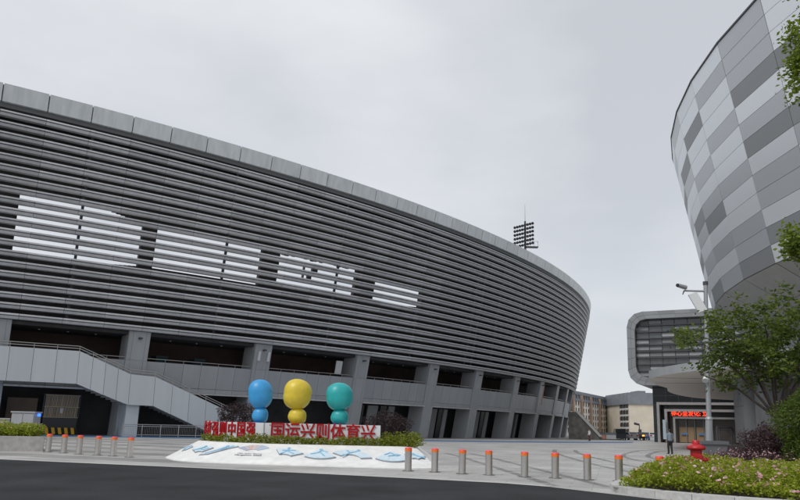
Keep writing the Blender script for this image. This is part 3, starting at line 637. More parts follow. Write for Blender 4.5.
block('apartment_block', 'cream apartment block with brown brick strips just right of the stadium', (49.5, 228), (e1.x, e1.y), n1, 80, 12, 15.6, 12.0, 22, 5, beige2, strips=[25.5, 37.5, 51, 66])
block('apartment_block', 'low grey-roofed beige block between the two taller apartment blocks', (90, 325), (1, 0), (0, 1), 28, 12, 14.6, 11, 7, 4, beige)
block('apartment_block', 'apartment block with blank beige gable and grey mansard roof', (87.8, 268), (1, 0), (0, 1), 22, 30, 16.2, 11.8, 0, 5, beige, side=1)

# ------------------------------------------------------------------ cars, fence and signs at the far edge of the plaza
tyre_rub = mat('tyre_rubber', (.02, .02, .02), .8); rim_m = mat('wheel_rim', (.35, .35, .36), .35, .6); car_glass = mat('car_glass', (.02, .022, .025), .08)
def car(loc, rz, paint, label, lights=None, van=False):
    t = thing('parked_car', loc, label, 'car', 'cars at the far edge of the plaza')
    hh = 1.95 if van else 1.45
    prof_ = [(-2.2, .3), (2.2, .3), (2.25, .65), (2.1, .82), (1.15, .95), (.45, hh), (-1.4, hh), (-2.1, 1.0), (-2.25, .7)] if not van else [(-2.3, .3), (2.3, .3), (2.35, .8), (2.2, 1.1), (1.5, hh), (-2.25, hh), (-2.35, .8)]
    c, s = math.cos(rz), math.sin(rz)
    X = lambda x, y, z: (loc[0] + c * x - s * y, loc[1] + s * x + c * y, loc[2] + z)
    n = len(prof_); mb = MB(); vs = [X(x, -.86 + .14 * max(0, z - .9), z) for x, z in prof_] + [X(x, .86 - .14 * max(0, z - .9), z) for x, z in prof_]
    mb.add(vs, [tuple(range(n)), tuple(range(2 * n - 1, n - 1, -1))] + [(i, n + i, n + (i + 1) % n, (i + 1) % n) for i in range(n)]); mb.build('body', paint, t)
    def quad(name, pts, mt): mb = MB(); q = [Vector(p_) for p_ in pts]; nrm = (q[1] - q[0]).cross(q[2] - q[0]).normalized() * .012; mb.hexa([tuple(p_ - nrm) for p_ in q] + [tuple(p_ + nrm) for p_ in q]); mb.build(name, mt, t)
    k0 = prof_[4] if not van else prof_[3]; k1 = prof_[5] if not van else prof_[4]
    quad('windscreen', [X(k0[0] - .05, -.72, k0[1] + .05), X(k0[0] - .05, .72, k0[1] + .05), X(k1[0] + .08, .68, k1[1] - .06), X(k1[0] + .08, -.68, k1[1] - .06)], car_glass)
    j0, j1 = ((-1.5, hh - .06), (-2.05, 1.04)) if not van else ((-2.27, hh - .15), (-2.33, 1.1))
    quad('rear_window', [X(j0[0], -.68, j0[1]), X(j0[0], .68, j0[1]), X(j1[0], .72, j1[1]), X(j1[0], -.72, j1[1])], car_glass)
    for sgn in (-1, 1):
        quad('side_window', [X(.75, sgn * .855, 1.0), X(-1.8, sgn * .855, 1.0), X(-1.35, sgn * .80, hh - .1), X(.35, sgn * .80, hh - .1)], car_glass)
        for x in (-1.4, 1.4):
            mb = MB(); mb.tube(X(x, sgn * .7, .33), X(x, sgn * .89, .33), .33, n=14); wh = mb.build('wheel', tyre_rub, t); mb = MB(); mb.tube(X(x, sgn * .86, .33), X(x, sgn * .9, .33), .19, n=10); mb.build('rim', rim_m, wh)
        mb = MB(); mb.add([X(-2.27, sgn * .55 - .2, .75), X(-2.27, sgn * .55 + .2, .75), X(-2.2, sgn * .55 + .2, .95), X(-2.2, sgn * .55 - .2, .95), X(-2.1, sgn * .55, .85)], [(0, 1, 2, 3), (0, 4, 1), (1, 4, 2), (2, 4, 3), (3, 4, 0)]); mb.build('tail_light', lights or mat('tail_red', (.3, .02, .02), .3), t)
        mb = MB(); mb.add([X(2.27, sgn * .58 - .2, .62), X(2.27, sgn * .58 + .2, .62), X(2.18, sgn * .58 + .2, .8), X(2.18, sgn * .58 - .2, .8), X(2.0, sgn * .58, .7)], [(3, 2, 1, 0), (1, 4, 0), (2, 4, 1), (3, 4, 2), (0, 4, 3)]); mb.build('headlight', mat('headlight_glass', (.6, .6, .58), .2), t)
    return t
hot = mat('tail_light_on', (.5, .1, .02), .4, emit=(1.0, .22, .04), estr=5.0)
car((39.4, 126, 0), R(80), mat('paint_navy', (.02, .024, .032), .3), 'tall dark van parked at the end of the banner fence', van=True)
car((42.3, 130, 0), R(100), mat('paint_silver', (.36, .37, .38), .3, .4), 'silver car parked between the dark van and the car with glowing tail lights')
car((44.6, 131, 0), R(76), mat('paint_black', (.015, .015, .017), .25), 'black car with glowing orange tail lights', lights=hot)
car((47.3, 136, 0), R(72), mat('paint_blue', (.05, .12, .25), .3), 'blue car right of the car with glowing tail lights')
car((50.2, 140, 0), R(80), mat('paint_white', (.65, .65, .65), .3), 'white car nearest to the glass hall')
bf = thing('banner_fence', (35.5, 122, 0), 'low barrier hung with orange and white banners behind the plaza', 'barrier')
for i, (a, b, c_) in enumerate(((31.2, 33.2, (.52, .40, .26)), (33.3, 34.6, (.50, .14, .12)), (34.7, 36.4, (.55, .28, .2)), (36.5, 39.0, (.55, .56, .57)))): mb = MB(); mb.box(a, b, 124.0, 124.1, .15, .85); mb.build('banner', mat('banner_%d' % i, c_, .6), bf)
mb = MB(); mb.box(31, 39.1, 124.12, 124.5, 0, 1.25); mb.build('barrier_wall', slate, bf)
sl = thing('plaza_lamp', (58, 170, 0), 'small dark lamp post standing before the beige gable', 'lamp post')
mb = MB(); mb.tube((58, 170, 0), (58, 170, 3.2), .14, .1, 8); mb.build('pole', dark_post, sl)
mb = MB(); mb.tube((58, 170, 3.2), (56.8, 169.8, 3.45), .22, .3, 8); mb.build('lamp_head', dark_post, sl)
mb = MB(); mb.box(57.7, 58.4, 169.7, 169.85, .9, 2.1); mb.build('sign_plate', dark_post, sl)

# ------------------------------------------------------------------ sign island: plinth, plaques, letters
foot = [(-9.35, 29.1), (-8.5, 27.3), (-7.6, 26.5), (-6.4, 26.15), (-3.5, 25.75), (-1.6, 25.5), (.6, 25.55), (1.5, 26.1)]
tpl = [(-8.25, 29.75), (-7.8, 28.8), (-7.1, 28.2), (-5.9, 27.85), (-3.7, 27.65), (-1.85, 27.8), (.2, 28.2), (.75, 28.7)]
ss = np.r_[0, np.cumsum([math.dist(((foot[i][0] + tpl[i][0]) / 2, (foot[i][1] + tpl[i][1]) / 2), ((foot[i + 1][0] + tpl[i + 1][0]) / 2, (foot[i + 1][1] + tpl[i + 1][1]) / 2)) for i in range(7)])]
qs = np.linspace(0, ss[-1], 60)
def smo(a):
    for _ in range(4): a[1:-1] = (a[:-2] + 2 * a[1:-1] + a[2:]) / 4
    return a
FX, FY, TX, TY = [smo(np.interp(qs, ss, [p[k] for p in l])) for l, k in ((foot, 0), (foot, 1), (tpl, 0), (tpl, 1))]
ZP = .70
def slope(s, v, d=0.0):
    f = np.array([np.interp(s, qs, FX), np.interp(s, qs, FY), .03]); t = np.array([np.interp(s, qs, TX), np.interp(s, qs, TY), ZP])
    f2 = np.array([np.interp(s + .05, qs, FX), np.interp(s + .05, qs, FY), .03]); f1 = np.array([np.interp(s - .05, qs, FX), np.interp(s - .05, qs, FY), .03])
    n = np.cross(f2 - f1, t - f); n /= np.linalg.norm(n)
    return tuple(f + (t - f) * v + n * d)
plm = mat('plinth_white', (.74, .735, .72), .65, nscale=3, namt=.06, streak=.08)
plinth = thing('sign_plinth', (-4, 28, 0), 'white sloped island plinth carrying pale blue sports plaques', 'plinth')
mb = MB(); n = len(qs)
vs = [(x, y, 0) for x, y in zip(FX, FY)] + [(x, y, .03) for x, y in zip(FX, FY)] + [(x, y, ZP) for x, y in zip(TX, TY)]
mb.add(vs, [(i, i + 1, n + i + 1, n + i) for i in range(n - 1)]); mb.add(vs, [(n + i, n + i + 1, 2 * n + i + 1, 2 * n + i) for i in range(n - 1)], smooth=True)
bk = [(1.9, 31.5), (-1, 33), (-8.6, 34), (-9.6, 32)]
mb.add([(x, y, ZP) for x, y in zip(TX, TY)] + [(.9, 31.2, ZP), (-1, 32.4, ZP), (-8.2, 33.4, ZP), (-8.6, 31.8, ZP)], [tuple(range(n + 4))])
mb.add([(FX[-1], FY[-1], 0), (1.9, 31.5, 0), (.9, 31.2, ZP), (TX[-1], TY[-1], ZP), (-1, 33, 0), (-1, 32.4, ZP), (-8.6, 34, 0), (-8.2, 33.4, ZP), (-9.7, 32, 0), (-8.6, 31.8, ZP), (FX[0], FY[0], 0), (TX[0], TY[0], ZP)],
       [(0, 1, 2, 3), (1, 4, 5, 2), (4, 6, 7, 5), (6, 8, 9, 7), (8, 10, 11, 9)])
mb.build('plinth_body', plm, plinth)
plq = mat('plaque_pale_blue', (.56, .68, .75), .5, nscale=8, namt=.1); plb = mat('plaque_blue', (.24, .48, .66), .5); plg = mat('plaque_edge', (.25, .26, .28), .6)
def splate(poly, s0, v0, d0, d1, name, mt, parent, K=.8):
    SL = 2.05; P = [(s0 + a * K, v0 + b * K / SL) for a, b in poly]; n = len(P)
    vs = [slope(s, v, d0) for s, v in P] + [slope(s, v, d1) for s, v in P]
    mb = MB(); mb.add(vs, [tuple(range(n, 2 * n))] + [(i, (i + 1) % n, n + (i + 1) % n, n + i) for i in range(n)]); return mb.build(name, mt, parent)
def fan(r0, r1, a0, a1, rot, n=10):
    o = [(r1 * math.cos(R(a)), r1 * math.sin(R(a))) for a in np.linspace(a0, a1, n)]; i = [(r0 * math.cos(R(a)), r0 * math.sin(R(a))) for a in np.linspace(a1, a0, n)]
    P = o + i; cx_ = sum(p[0] for p in P) / len(P); cy_ = sum(p[1] for p in P) / len(P); c, s = math.cos(R(rot)), math.sin(R(rot))
    return [((x - cx_) * c - (y - cy_) * s, (x - cx_) * s + (y - cy_) * c) for x, y in P]
def stroke(pts, w0):
    L_, R2 = [], []
    for i, p in enumerate(pts):
        a = Vector(pts[max(i - 1, 0)]); b = Vector(pts[min(i + 1, len(pts) - 1)]); d = (b - a).normalized(); nn = Vector((-d.y, d.x)); L_.append(tuple(Vector(p) + nn * w0)); R2.append(tuple(Vector(p) - nn * w0))
    return L_ + R2[::-1]
specs = [(.9, .55, fan(.25, .85, 40, 140, 20), [[(-.3, -.2), (0, .1), (.3, .2)], [(-.1, .2), (.1, -.1), (.2, -.25)]]),
         (2.3, .56, fan(.3, .95, 45, 135, 15), [[(-.4, -.25), (-.1, .0), (.1, .25)], [(-.1, 0), (.25, -.1), (.45, .15)]]),
         (3.2, .55, [(-.75, -.62), (-.35, -.5), (-.05, -.15), (.3, .25), (.72, .6), (.45, .72), (.1, .62), (-.15, .2), (-.35, -.25)], [[(-.5, -.5), (-.1, -.05), (.2, .4)], [(-.1, -.05), (.15, .1), (.5, .55)]]),
         (5.95, .56, fan(.45, 1.1, 40, 120, -8), [[(-.35, -.3), (-.05, .1), (0, .35)], [(-.05, .1), (.3, -.25)], [(-.3, .15), (.35, .2)]]),
         (7.17, .54, fan(.05, 1.15, 232, 308, 0), [[(-.45, -.15), (-.1, .0), (.05, .3)], [(.0, .1), (.2, -.35)], [(.05, .3), (.35, .1)]]),
         (8.39, .55, fan(.5, 1.0, 20, 150, -12), [[(-.5, -.4), (-.15, .05), (.3, .3)], [(-.1, .05), (-.25, .35)]]),
         (9.86, .5, fan(.0, 1.15, 225, 315, 0), [[(-.35, .05), (-.05, .3), (.25, -.05)], [(-.2, -.1), (.1, .0), (.4, .05)]]),
         (10.8, .5, fan(.2, .8, 60, 150, -30), [[(-.3, .2), (0, .05), (.4, -.3)], [(-.05, .3), (.1, -.1)]])]
for (s0, v0, poly, strokes) in specs:
    e_ = splate([(x * 1.05 + .015, y * 1.05 - .03) for x, y in poly], s0, v0, .0, .022, 'plaque_edge', plg, plinth)
    b_ = splate(poly, s0, v0, .024, .05, 'plaque', plq, plinth)
    for q in strokes: splate(stroke(q, .03), s0, v0, .052, .066, 'athlete_relief', plb, b_)
    for q in strokes[:1]:
        hx, hy = q[-1]; splate([(hx + .09 * math.cos(a), hy + .1 + .09 * math.sin(a)) for a in np.linspace(0, 2 * math.pi, 9)[:-1]], s0, v0, .052, .066, 'athlete_relief', plb, b_)
emc = [mat('emblem_%d' % i, c, .5) for i, c in enumerate([(.36, .40, .50), (.48, .46, .50), (.58, .42, .38), (.60, .50, .46), (.52, .50, .52), (.42, .48, .58), (.42, .52, .62)])]
for i in range(7):
    a0 = 150 - i * 16; P = []
    for a in np.linspace(a0, a0 - 15, 4): P.append((.85 * math.cos(R(a)), .80 * math.sin(R(a)) - .35))
    for a in np.linspace(a0 - 15, a0, 4): P.append((.3 * math.cos(R(a)), .28 * math.sin(R(a)) - .35))
    splate(P, 4.5, .70, .004, .022, 'emblem_blade', emc[i], plinth, K=.9)
def slope_text(s, size, s0, v0, mt, name):
    me = text_mesh(s, size, .0, .004); me.materials.clear(); me.materials.append(mt)
    off = wloc(plinth)
    for v in me.vertices: p = slope(s0 + v.co.x, v0 + v.co.y / 2.05, .008); v.co = (p[0] - off.x, p[1] - off.y, p[2] - off.z)
    put(name, me, plinth)
inkm = mat('emblem_ink', (.13, .13, .15), .6)
slope_text('19th Asian Games', .13, 4.5, .47, mat('emblem_ink_pale', (.34, .34, .36), .6), 'emblem_lettering'); slope_text('Hangzhou 2022', .16, 4.5, .39, inkm, 'emblem_lettering')
# sign walls
sign_w = mat('sign_white', (.60, .61, .62), .5, streak=.06); sign_r = mat('sign_red', (.34, .008, .012), .75, spec=.2); bolt_m = mat('bolt', (.3, .3, .3), .4, .7)
sr = thing('slogan_sign', (-3, 28.6, ZP), 'white slogan board with seven large red characters facing the road', 'sign')
mb = MB(); mb.box(-5.30, -.66, 28.6, 28.8, ZP, 1.5); board = mb.build('board', sign_w, sr)
def letter(ch, x, y, z, ang, parent, size=.62, sx=1.0, bold=.009):
    me = text_mesh(ch, size, .02, bold); me.materials.clear(); me.materials.append(sign_r)
    c, s = math.cos(ang), math.sin(ang); M4 = Matrix(((c, 0, s, 0), (s, 0, -c, 0), (0, 1, 0, 0), (0, 0, 0, 1)))
    me.transform(M4 @ Matrix.Diagonal((sx, 1.12, 1, 1))); me.transform(Matrix.Translation(Vector((x, y, z)) - wloc(parent))); put('letter', me, parent)
for i, ch in enumerate('国运兴则体育兴'): letter(ch, -4.78 + i * .605, 28.57, 1.16, 0, board)
for x in (-5.1, -3.5, -2.0, -.85): mb = MB(); mb.tube((x, 28.6, 1.42), (x, 28.58, 1.42), .025, n=8); mb.build('bolt', bolt_m, board)
sl_ = thing('slogan_sign', (-7, 29.5, ZP), 'white slogan board of red characters bending back at the left end', 'sign')
angs = [33, 33, 35, 38, 44, 54, 66]; segs = [(.36, 30)] + [(.55, a) for a in angs] + [(.15, 70)]
p = Vector((-5.36, 28.6)); chain = [tuple(p)]; cent = []
for L_, a in segs:
    d = Vector((-math.cos(R(a)), math.sin(R(a)))); cent.append((p + d * L_ / 2, a)); p = p + d * L_; chain.append(tuple(p))
bk_ = [(x + .12, y + .18) for x, y in chain]
mb = MB(); n = len(chain); vs = [(x, y, ZP) for x, y in chain] + [(x, y, 1.5) for x, y in chain] + [(x, y, ZP) for x, y in bk_] + [(x, y, 1.5) for x, y in bk_]
mb.add(vs, [(i + 1, i, n + i, n + i + 1) for i in range(n - 1)] + [(2 * n + i, 2 * n + i + 1, 3 * n + i + 1, 3 * n + i) for i in range(n - 1)] + [(n + i, 3 * n + i, 3 * n + i + 1, n + i + 1) for i in range(n - 1)] + [(0, 2 * n, 3 * n, n), (n - 1, 2 * n - 1, 4 * n - 1, 3 * n - 1)])
board2 = mb.build('board', sign_w, sl_)
for ch, (c_, a) in zip('体育强则中国强'[::-1], cent[1:8]):
    ang = -R(a); nrm = Vector((math.sin(ang), -math.cos(ang))); q = c_ + nrm * .035
    letter(ch, q.x, q.y, 1.16, ang, board2, .60, .86, .008)
# three plain coloured sculptures (no figures)
def pebble(mb, c, r, seed, rz=0.0):
    g = np.random.default_rng(seed); n, m_ = 40, 22; ph = g.uniform(0, 6.28, 6); vs = []
    for i in range(m_ + 1):
        el = -math.pi / 2 + math.pi * i / m_
        for k in range(n):
            an = 2 * math.pi * k / n; d = (math.cos(el) * math.cos(an), math.cos(el) * math.sin(an), math.sin(el))
            q = 1 + .05 * math.sin(2 * an + ph[0]) * math.cos(el) + .05 * math.sin(2.2 * d[2] + ph[1]) + .04 * math.sin(3 * d[0] + ph[2]) * math.cos(el)
            sq = 1 - .06 * abs(math.sin(2 * el))
            x, y, z = d[0] * r[0] * q / sq, d[1] * r[1] * q / sq, d[2] * r[2] * q / sq
            vs.append((c[0] + x * math.cos(rz) - z * math.sin(rz), c[1] + y, c[2] + x * math.sin(rz) + z * math.cos(rz)))
    mb.add(vs, [(i * n + k, i * n + (k + 1) % n, (i + 1) * n + (k + 1) % n, (i + 1) * n + k) for i in range(m_) for k in range(n)], smooth=True)
def sculpt(x, y, name, col, col2, label, wd, zt, tilt):
    t = thing('sculpture', (x, y, ZP), label, 'sculpture', 'glossy sculptures behind the slogan boards')
    m1 = mat('gloss_' + name, col, .38, nscale=5, namt=.06); m2 = mat('gloss_base_' + name, col2, .38, nscale=5, namt=.06)
    mb = MB(); pebble(mb, (x - .02, y, ZP + .45), (wd * .34, wd * .32, .42), 3, .1); mb.build('lower_stone', m2, t)
    mb = MB(); pebble(mb, (x + .03, y, ZP + 1.12), (wd * .30, wd * .28, .33), 4, -.18); mb.build('middle_stone', m1, t)
    hh = (zt - ZP - 1.38) / 2; mb = MB(); pebble(mb, (x, y, zt - hh), (wd * .5, wd * .44, hh), 5, tilt); mb.build('upper_stone', m1, t)
    mb = MB(); mb.lathe((x, y, ZP), [(.42, .003), (.42, .05), (.36, .08)], 20); mb.build('base_plate', steel, t)
sculpt(-5.72, 29.5, 'blue', (.04, .30, .62), (.03, .12, .42), 'glossy blue sculpture of stacked pebbles, leftmost behind the slogan boards', 1.08, 3.25, .12)
sculpt(-4.18, 29.5, 'yellow', (.66, .50, .04), (.60, .22, .03), 'glossy yellow sculpture of stacked pebbles, middle one behind the slogan boards', 1.25, 3.3, -.12)
sculpt(-2.42, 29.5, 'teal', (.02, .36, .36), (.12, .10, .38), 'glossy teal sculpture of stacked pebbles, rightmost behind the slogan boards', 1.2, 3.2, .06)

# ------------------------------------------------------------------ foliage
lm_hedge = leafmat('leaf_hedge', (.13, .18, .014), (.28, .28, .035)); lm_dark = leafmat('leaf_purple', (.020, .012, .014), (.05, .028, .03), .15); lm_tree = leafmat('leaf_tree', (.035, .07, .012), (.19, .25, .035), .5)
lm_bed = leafmat('leaf_bed', (.17, .25, .015), (.46, .50, .05), .45); lm_pink = leafmat('petal_pink', (.62, .28, .33), (.85, .62, .62), .3); lm_bright = leafmat('leaf_camphor', (.08, .15, .015), (.28, .34, .04), .5); lm_shrub = leafmat('leaf_shrub', (.04, .08, .012), (.16, .22, .03), .4)
lm_plum = leafmat('leaf_plum', (.045, .028, .032), (.10, .055, .06), .2)
bark = mat('bark', (.075, .06, .05), .9, nscale=8, namt=.3, bump=.4)
def blob_pts(c, r, n, g, shell=.55):
    d = g.normal(size=(n, 3)); d /= np.linalg.norm(d, axis=1)[:, None]; q = g.uniform(shell ** 3, 1, n) ** (1 / 3)
    lump = 1 + .18 * np.sin(d[:, 0] * 5 + c[0]) * np.sin(d[:, 1] * 4 + c[1] * 3) + .12 * np.sin(d[:, 2] * 7 + c[0] * 2)
    return np.array(c) + d * q[:, None] * lump[:, None] * np.array(r)
g_ = np.random.default_rng(11)
hedge = []
hx = np.linspace(.62, -8.0, 26)
for i, x in enumerate(hx):
    y = np.interp(-x, [-.7, 1.85, 3.7, 5.4, 6.5, 7.4, 8.1], [28.6, 28.25, 28.1, 28.15, 28.75, 29.4, 30.2]) + g_.uniform(-.06, .06)
    r = g_.uniform(.15, .27); hedge.append(blob_pts((x, y, ZP + r * .4), (r * 1.15, r * .8, r * g_.uniform(.8, 1.15)), 420, g_, .4))
hedge += [blob_pts((x, y, ZP + .22), (.4, .35, .34), 600, g_, .4) for x, y in ((-.35, 28.7), (.1, 28.8), (.5, 28.9), (.75, 29.2))]
H_ = np.concatenate(hedge); H_ = H_[H_[:, 2] > ZP]
hd = leaf_mesh('low_hedge', H_, .085, lm_hedge, seed=3, label='low yellow-green hedge along the foot of the slogan boards', cat='hedge')
def round_bush(name, c, r, lm, n, size, label, cat='bush', flat=.8, parent=None):
    t = thing(name, (c[0], c[1], 0 if c[2] - r[2] < .4 else ZP), label, cat)
    mb = MB()
    g = np.random.default_rng(int(abs(c[0] * 100)))
    base = Vector((c[0], c[1], t.location.z))
    for k in range(14):
        an = g.uniform(0, 6.28); el = g.uniform(.4, 1.2); d = Vector((math.cos(an) * math.cos(el) * r[0] * .85, math.sin(an) * math.cos(el) * r[1] * .85, c[2] - base.z + math.sin(el) * r[2] * .6)); mb.path([base, base + d * .5 + Vector((g.normal() * .05, g.normal() * .05, .05)), base + d], [.03, .02, .008], 5)
    mb.build('stems', bark, t)
    P = blob_pts(c, r, n, g, .35); P = P[P[:, 2] > base.z + .02]; leaf_mesh('foliage', P, size, lm, flat=flat, seed=int(abs(c[0] * 10)) + 1, parent=t, aspect=.3)
round_bush('bush', (-7.05, 31.4, 1.7), (.95, .8, .72), lm_dark, 5000, .09, 'dark purple bush behind the bent slogan board')
round_bush('bush', (-.42, 30.4, 1.42), (1.02, .8, .72), lm_dark, 6000, .09, 'dark purple round bush at the right end of the slogan board')

# ------------------------------------------------------------------ bollards
stainless = mat('stainless', (.50, .48, .46), .33, .85, nscale=30, namt=.06); orange = mat('bollard_orange', (.75, .17, .02), .4); pinkr = mat('bollard_cap', (.80, .06, .10), .35); basem = mat('base_plate', (.2, .2, .2), .5, .5)
def bollard_proto():
    t = thing('bollard', (0, 0, 0), 'x', 'bollard', 'retractable bollards')
    mb = MB(); mb.lathe((0, 0, 0), [(.118, .012), (.118, .66)], 24); mb.build('post', stainless, t)
    mb = MB(); mb.lathe((0, 0, 0), [(.123, .66), (.123, .745)], 24); mb.build('reflective_band', orange, t)
    mb = MB(); mb.lathe((0, 0, 0), [(.121, .746), (.118, .765), (.10, .782), (.04, .79), (.005, .791)], 24); mb.build('cap', pinkr, t)
    mb = MB(); mb.lathe((0, 0, 0), [(.20, .009), (.20, .016), (.19, .02)], 24); mb.build('base_plate', basem, t)
    return t
proto = bollard_proto()
ordn = ['first', 'second', 'third', 'fourth', 'fifth', 'sixth', 'seventh', 'eighth']
LB = [(-15.3, 31.5), (-14.35, 30.95), (-13.45, 30.4), (-12.45, 29.9), (-11.6, 29.4), (-10.75, 28.95)]; RBo = [(.42, 24.5), (1.31, 24.25), (2.18, 23.65), (3.03, 23.4), (4.11, 22.95), (5.03, 22.7), (5.93, 22.25), (6.83, 22.0)]
for i, (x, y) in enumerate(LB + RBo + [(8.05, 21.9)]):
    o = proto if i == 0 else copy_tree(proto); o.location = (x, y, .0); o.rotation_euler = (.012 * math.sin(i * 5.3), .014 * math.sin(i * 3.1 + 1), i * .7)
    if i < 6: o['label'] = 'steel bollard, %s from the stone planter left of the white plinth' % ordn[i]
    elif i < 14: o['label'] = 'steel bollard, %s from the white plinth in the right-hand row' % ordn[i - 6]
    else: o['label'] = 'steel bollard half hidden behind the flower bed'

# ------------------------------------------------------------------ left planter, cabinet
gran = mat('granite_block', (.36, .345, .335), .8, nscale=5, namt=.15, bump=.3, objvar=.08)
pln = thing('stone_planter', (-17, 31.5, 0), 'grey granite planter wall at the left edge holding shrubs', 'planter')
pts = [(-15.75, 32.0), (-17.6, 31.15), (-19.6, 30.2), (-21.8, 29.2)]
for i in range(3):
    a, b = Vector(pts[i]), Vector(pts[i + 1]); d = (b - a).normalized(); n = Vector((d.y, -d.x)) * -1
    n = Vector((-d.y, d.x)); n = n if n.y > 0 else -n
    mb = MB(); a2 = a + d * .012; b2 = b - d * .012
    mb.hexa([(b2.x, b2.y, 0), (a2.x, a2.y, 0), (a2.x + n.x * .35, a2.y + n.y * .35, 0), (b2.x + n.x * .35, b2.y + n.y * .35, 0), (b2.x, b2.y, .65), (a2.x, a2.y, .65), (a2.x + n.x * .35, a2.y + n.y * .35, .65), (b2.x + n.x * .35, b2.y + n.y * .35, .65)]); mb.build('granite_block', gran, pln)
mb = MB(); mb.prism([(-15.77, 32.04), (-20.2, 38), (-20.5, 37.8), (-16.2, 32.1)], 0, .65); mb.build('granite_block', gran, pln)
mb = MB(); mb.prism([(-16.5, 32.2), (-20.6, 37.4), (-26, 34), (-21.8, 29.8)], 0, .6); mb.build('soil', mat('soil', (.06, .045, .035), .95, nscale=6, namt=.3), pln)
SHR = []
for k in range(44):
    f = g_.uniform(0, 1) ** 1.6; c = Vector(pts[0]).lerp(Vector(pts[3]), f); r = g_.uniform(.28, .5); SHR.append(blob_pts((c.x - .85 + g_.uniform(-.1, .1), c.y + .55 + g_.uniform(-.3, .5), .70 + r * .45 + .25 * f), (r, r, r * .8), 520, g_, .4))
P = np.concatenate(SHR); mi = (g_.random(len(P)) < .09) & (P[:, 2] > .95)
leaf_mesh('planter_shrubs', P, .09, [lm_bed, lm_pink], seed=9, mi=mi.astype(int), label='yellow-green shrubs with pinkish tips in the stone planter', cat='shrubs', kind='stuff')
cab = thing('utility_cabinet', (-26.3, 50.5, 0), 'grey metal utility cabinet behind the left planter', 'cabinet')
cabm = mat('cabinet_grey', (.30, .31, .32), .5, nscale=2, namt=.06)
mb = MB(); mb.box(-27.1, -25.5, 50, 50.9, .05, 1.78); mb.build('cabinet_body', cabm, cab)
mb = MB(); mb.box(-27.16, -25.44, 49.93, 50.97, 1.783, 1.88); mb.build('cabinet_roof', cabm, cab)
for a in (-27.06, -26.28): mb = MB(); mb.box(a, a + .74, 49.96, 49.996, .15, 1.7); dd = mb.build('cabinet_door', cabm, cab); mb = MB(); mb.box(a + .6, a + .64, 49.92, 49.958, .85, 1.05); mb.build('handle', dark_post, dd)
mb = MB(); mb.box(-25.38, -25.2, 50.2, 50.3, 1.55, 1.75); mb.box(-25.44, -25.38, 50.23, 50.27, 1.62, 1.68); mb.build('blue_light', mat('blue_lamp', (.02, .1, .6), .4, emit=(.05, .2, 1), estr=1.5), cab)
cab2 = thing('low_cabinet', (-28.2, 50.3, 0), 'lower grey metal box left of the utility cabinet', 'cabinet')
mb = MB(); mb.box(-29.4, -27.25, 50.1, 50.8, .03, 1.3); mb.build('box_body', cabm, cab2); mb = MB(); mb.box(-29.45, -27.2, 50.03, 50.87, 1.303, 1.38); mb.build('lid', cabm, cab2)

# ------------------------------------------------------------------ flower bed, kerb, hydrant
kerbm = mat('bed_kerb', (.46, .455, .445), .8, nscale=8, namt=.12, bump=.2, objvar=.06)
kb = put('kerb', bpy.data.meshes.new('kerb'), None, kind='structure')
kpts = smooth_pts([(7.35, 22.3), (6.2, 20.2), (5.05, 18.15), (5.6, 17.2), (6.5, 16.3), (7.9, 15.2), (9.9, 14.1), (13, 12.8)], 17)
kpts[0] = (7.5, 22.6)
for a, b in zip(kpts[:-1], kpts[1:]):
    a = Vector(a); b = Vector(b); d = (b - a).normalized(); n = Vector((-d.y, d.x)); a2 = a + d * .006; b2 = b - d * .006
    mb = MB(); q = [(a2.x, a2.y), (b2.x, b2.y), (b2.x + n.x * .42, b2.y + n.y * .42), (a2.x + n.x * .42, a2.y + n.y * .42)]
    mb.hexa([(x, y, 0) for x, y in q] + [(x, y, .15) for x, y in q]); mb.build('kerb_stone', kerbm, kb)
bedpoly = [(5.45, 18.15), (6.9, 16.4), (9.2, 14.8), (13, 13.1), (20, 14), (20, 27), (15, 28.5), (11.5, 26.5), (8.6, 23.6), (7.55, 22.2)]
sheet('soil_bed', bedpoly, .11, MATS['soil'])
bp_ = np.array(bedpoly)
def inside(P):
    x, y = P[:, 0], P[:, 1]; r = np.zeros(len(P), bool); j = len(bp_) - 1
    for i in range(len(bp_)):
        xi, yi = bp_[i]; xj, yj = bp_[j]; c = ((yi > y) != (yj > y)) & (x < (xj - xi) * (y - yi) / (yj - yi + 1e-12) + xi); r ^= c; j = i
    return r
def edge_dist(P):
    d = np.full(len(P), 1e9)
    for i in range(len(bp_)):
        a, b = bp_[i], bp_[(i + 1) % len(bp_)]; ab = b - a; t = np.clip(((P - a) @ ab) / (ab @ ab), 0, 1); d = np.minimum(d, np.hypot(*(P - a - t[:, None] * ab).T))
    return d
def bed_fill(n, cond, hfun, seed):
    g = np.random.default_rng(seed); P = np.stack([g.uniform(5, 17, n), g.uniform(13, 28, n)], 1); P = P[inside(P)]; P = P[cond(P)]; P = P[edge_dist(P) > .3 + .15 * np.sin(P[:, 0] * 7 + P[:, 1] * 5)]
    h = hfun(P); cl = .5 + .5 * np.sin(P[:, 0] * 5.1 + 1.3 * np.sin(P[:, 1] * 3.3)) * np.sin(P[:, 1] * 4.7 + np.cos(P[:, 0] * 2.9))
    h = h * (.6 + .55 * cl)
    z = .12 + h * g.uniform(0, 1, len(P)) ** .45
    return np.c_[P, z], (z - .12) / h
front = lambda P: (P[:, 1] - (21.3 - .12 * (P[:, 0] - 8)) < .35 * np.sin(P[:, 0] * 2.2)) | ((P[:, 0] < 10.6) & (P[:, 1] > 20))
hf = lambda P: np.clip(.16 + edge_dist(P) * .55, .2, .66)
P1, q1 = bed_fill(330000, front, hf, 5)
fl = ((np.random.default_rng(6).random(len(P1)) < .13) & (q1 > .9))
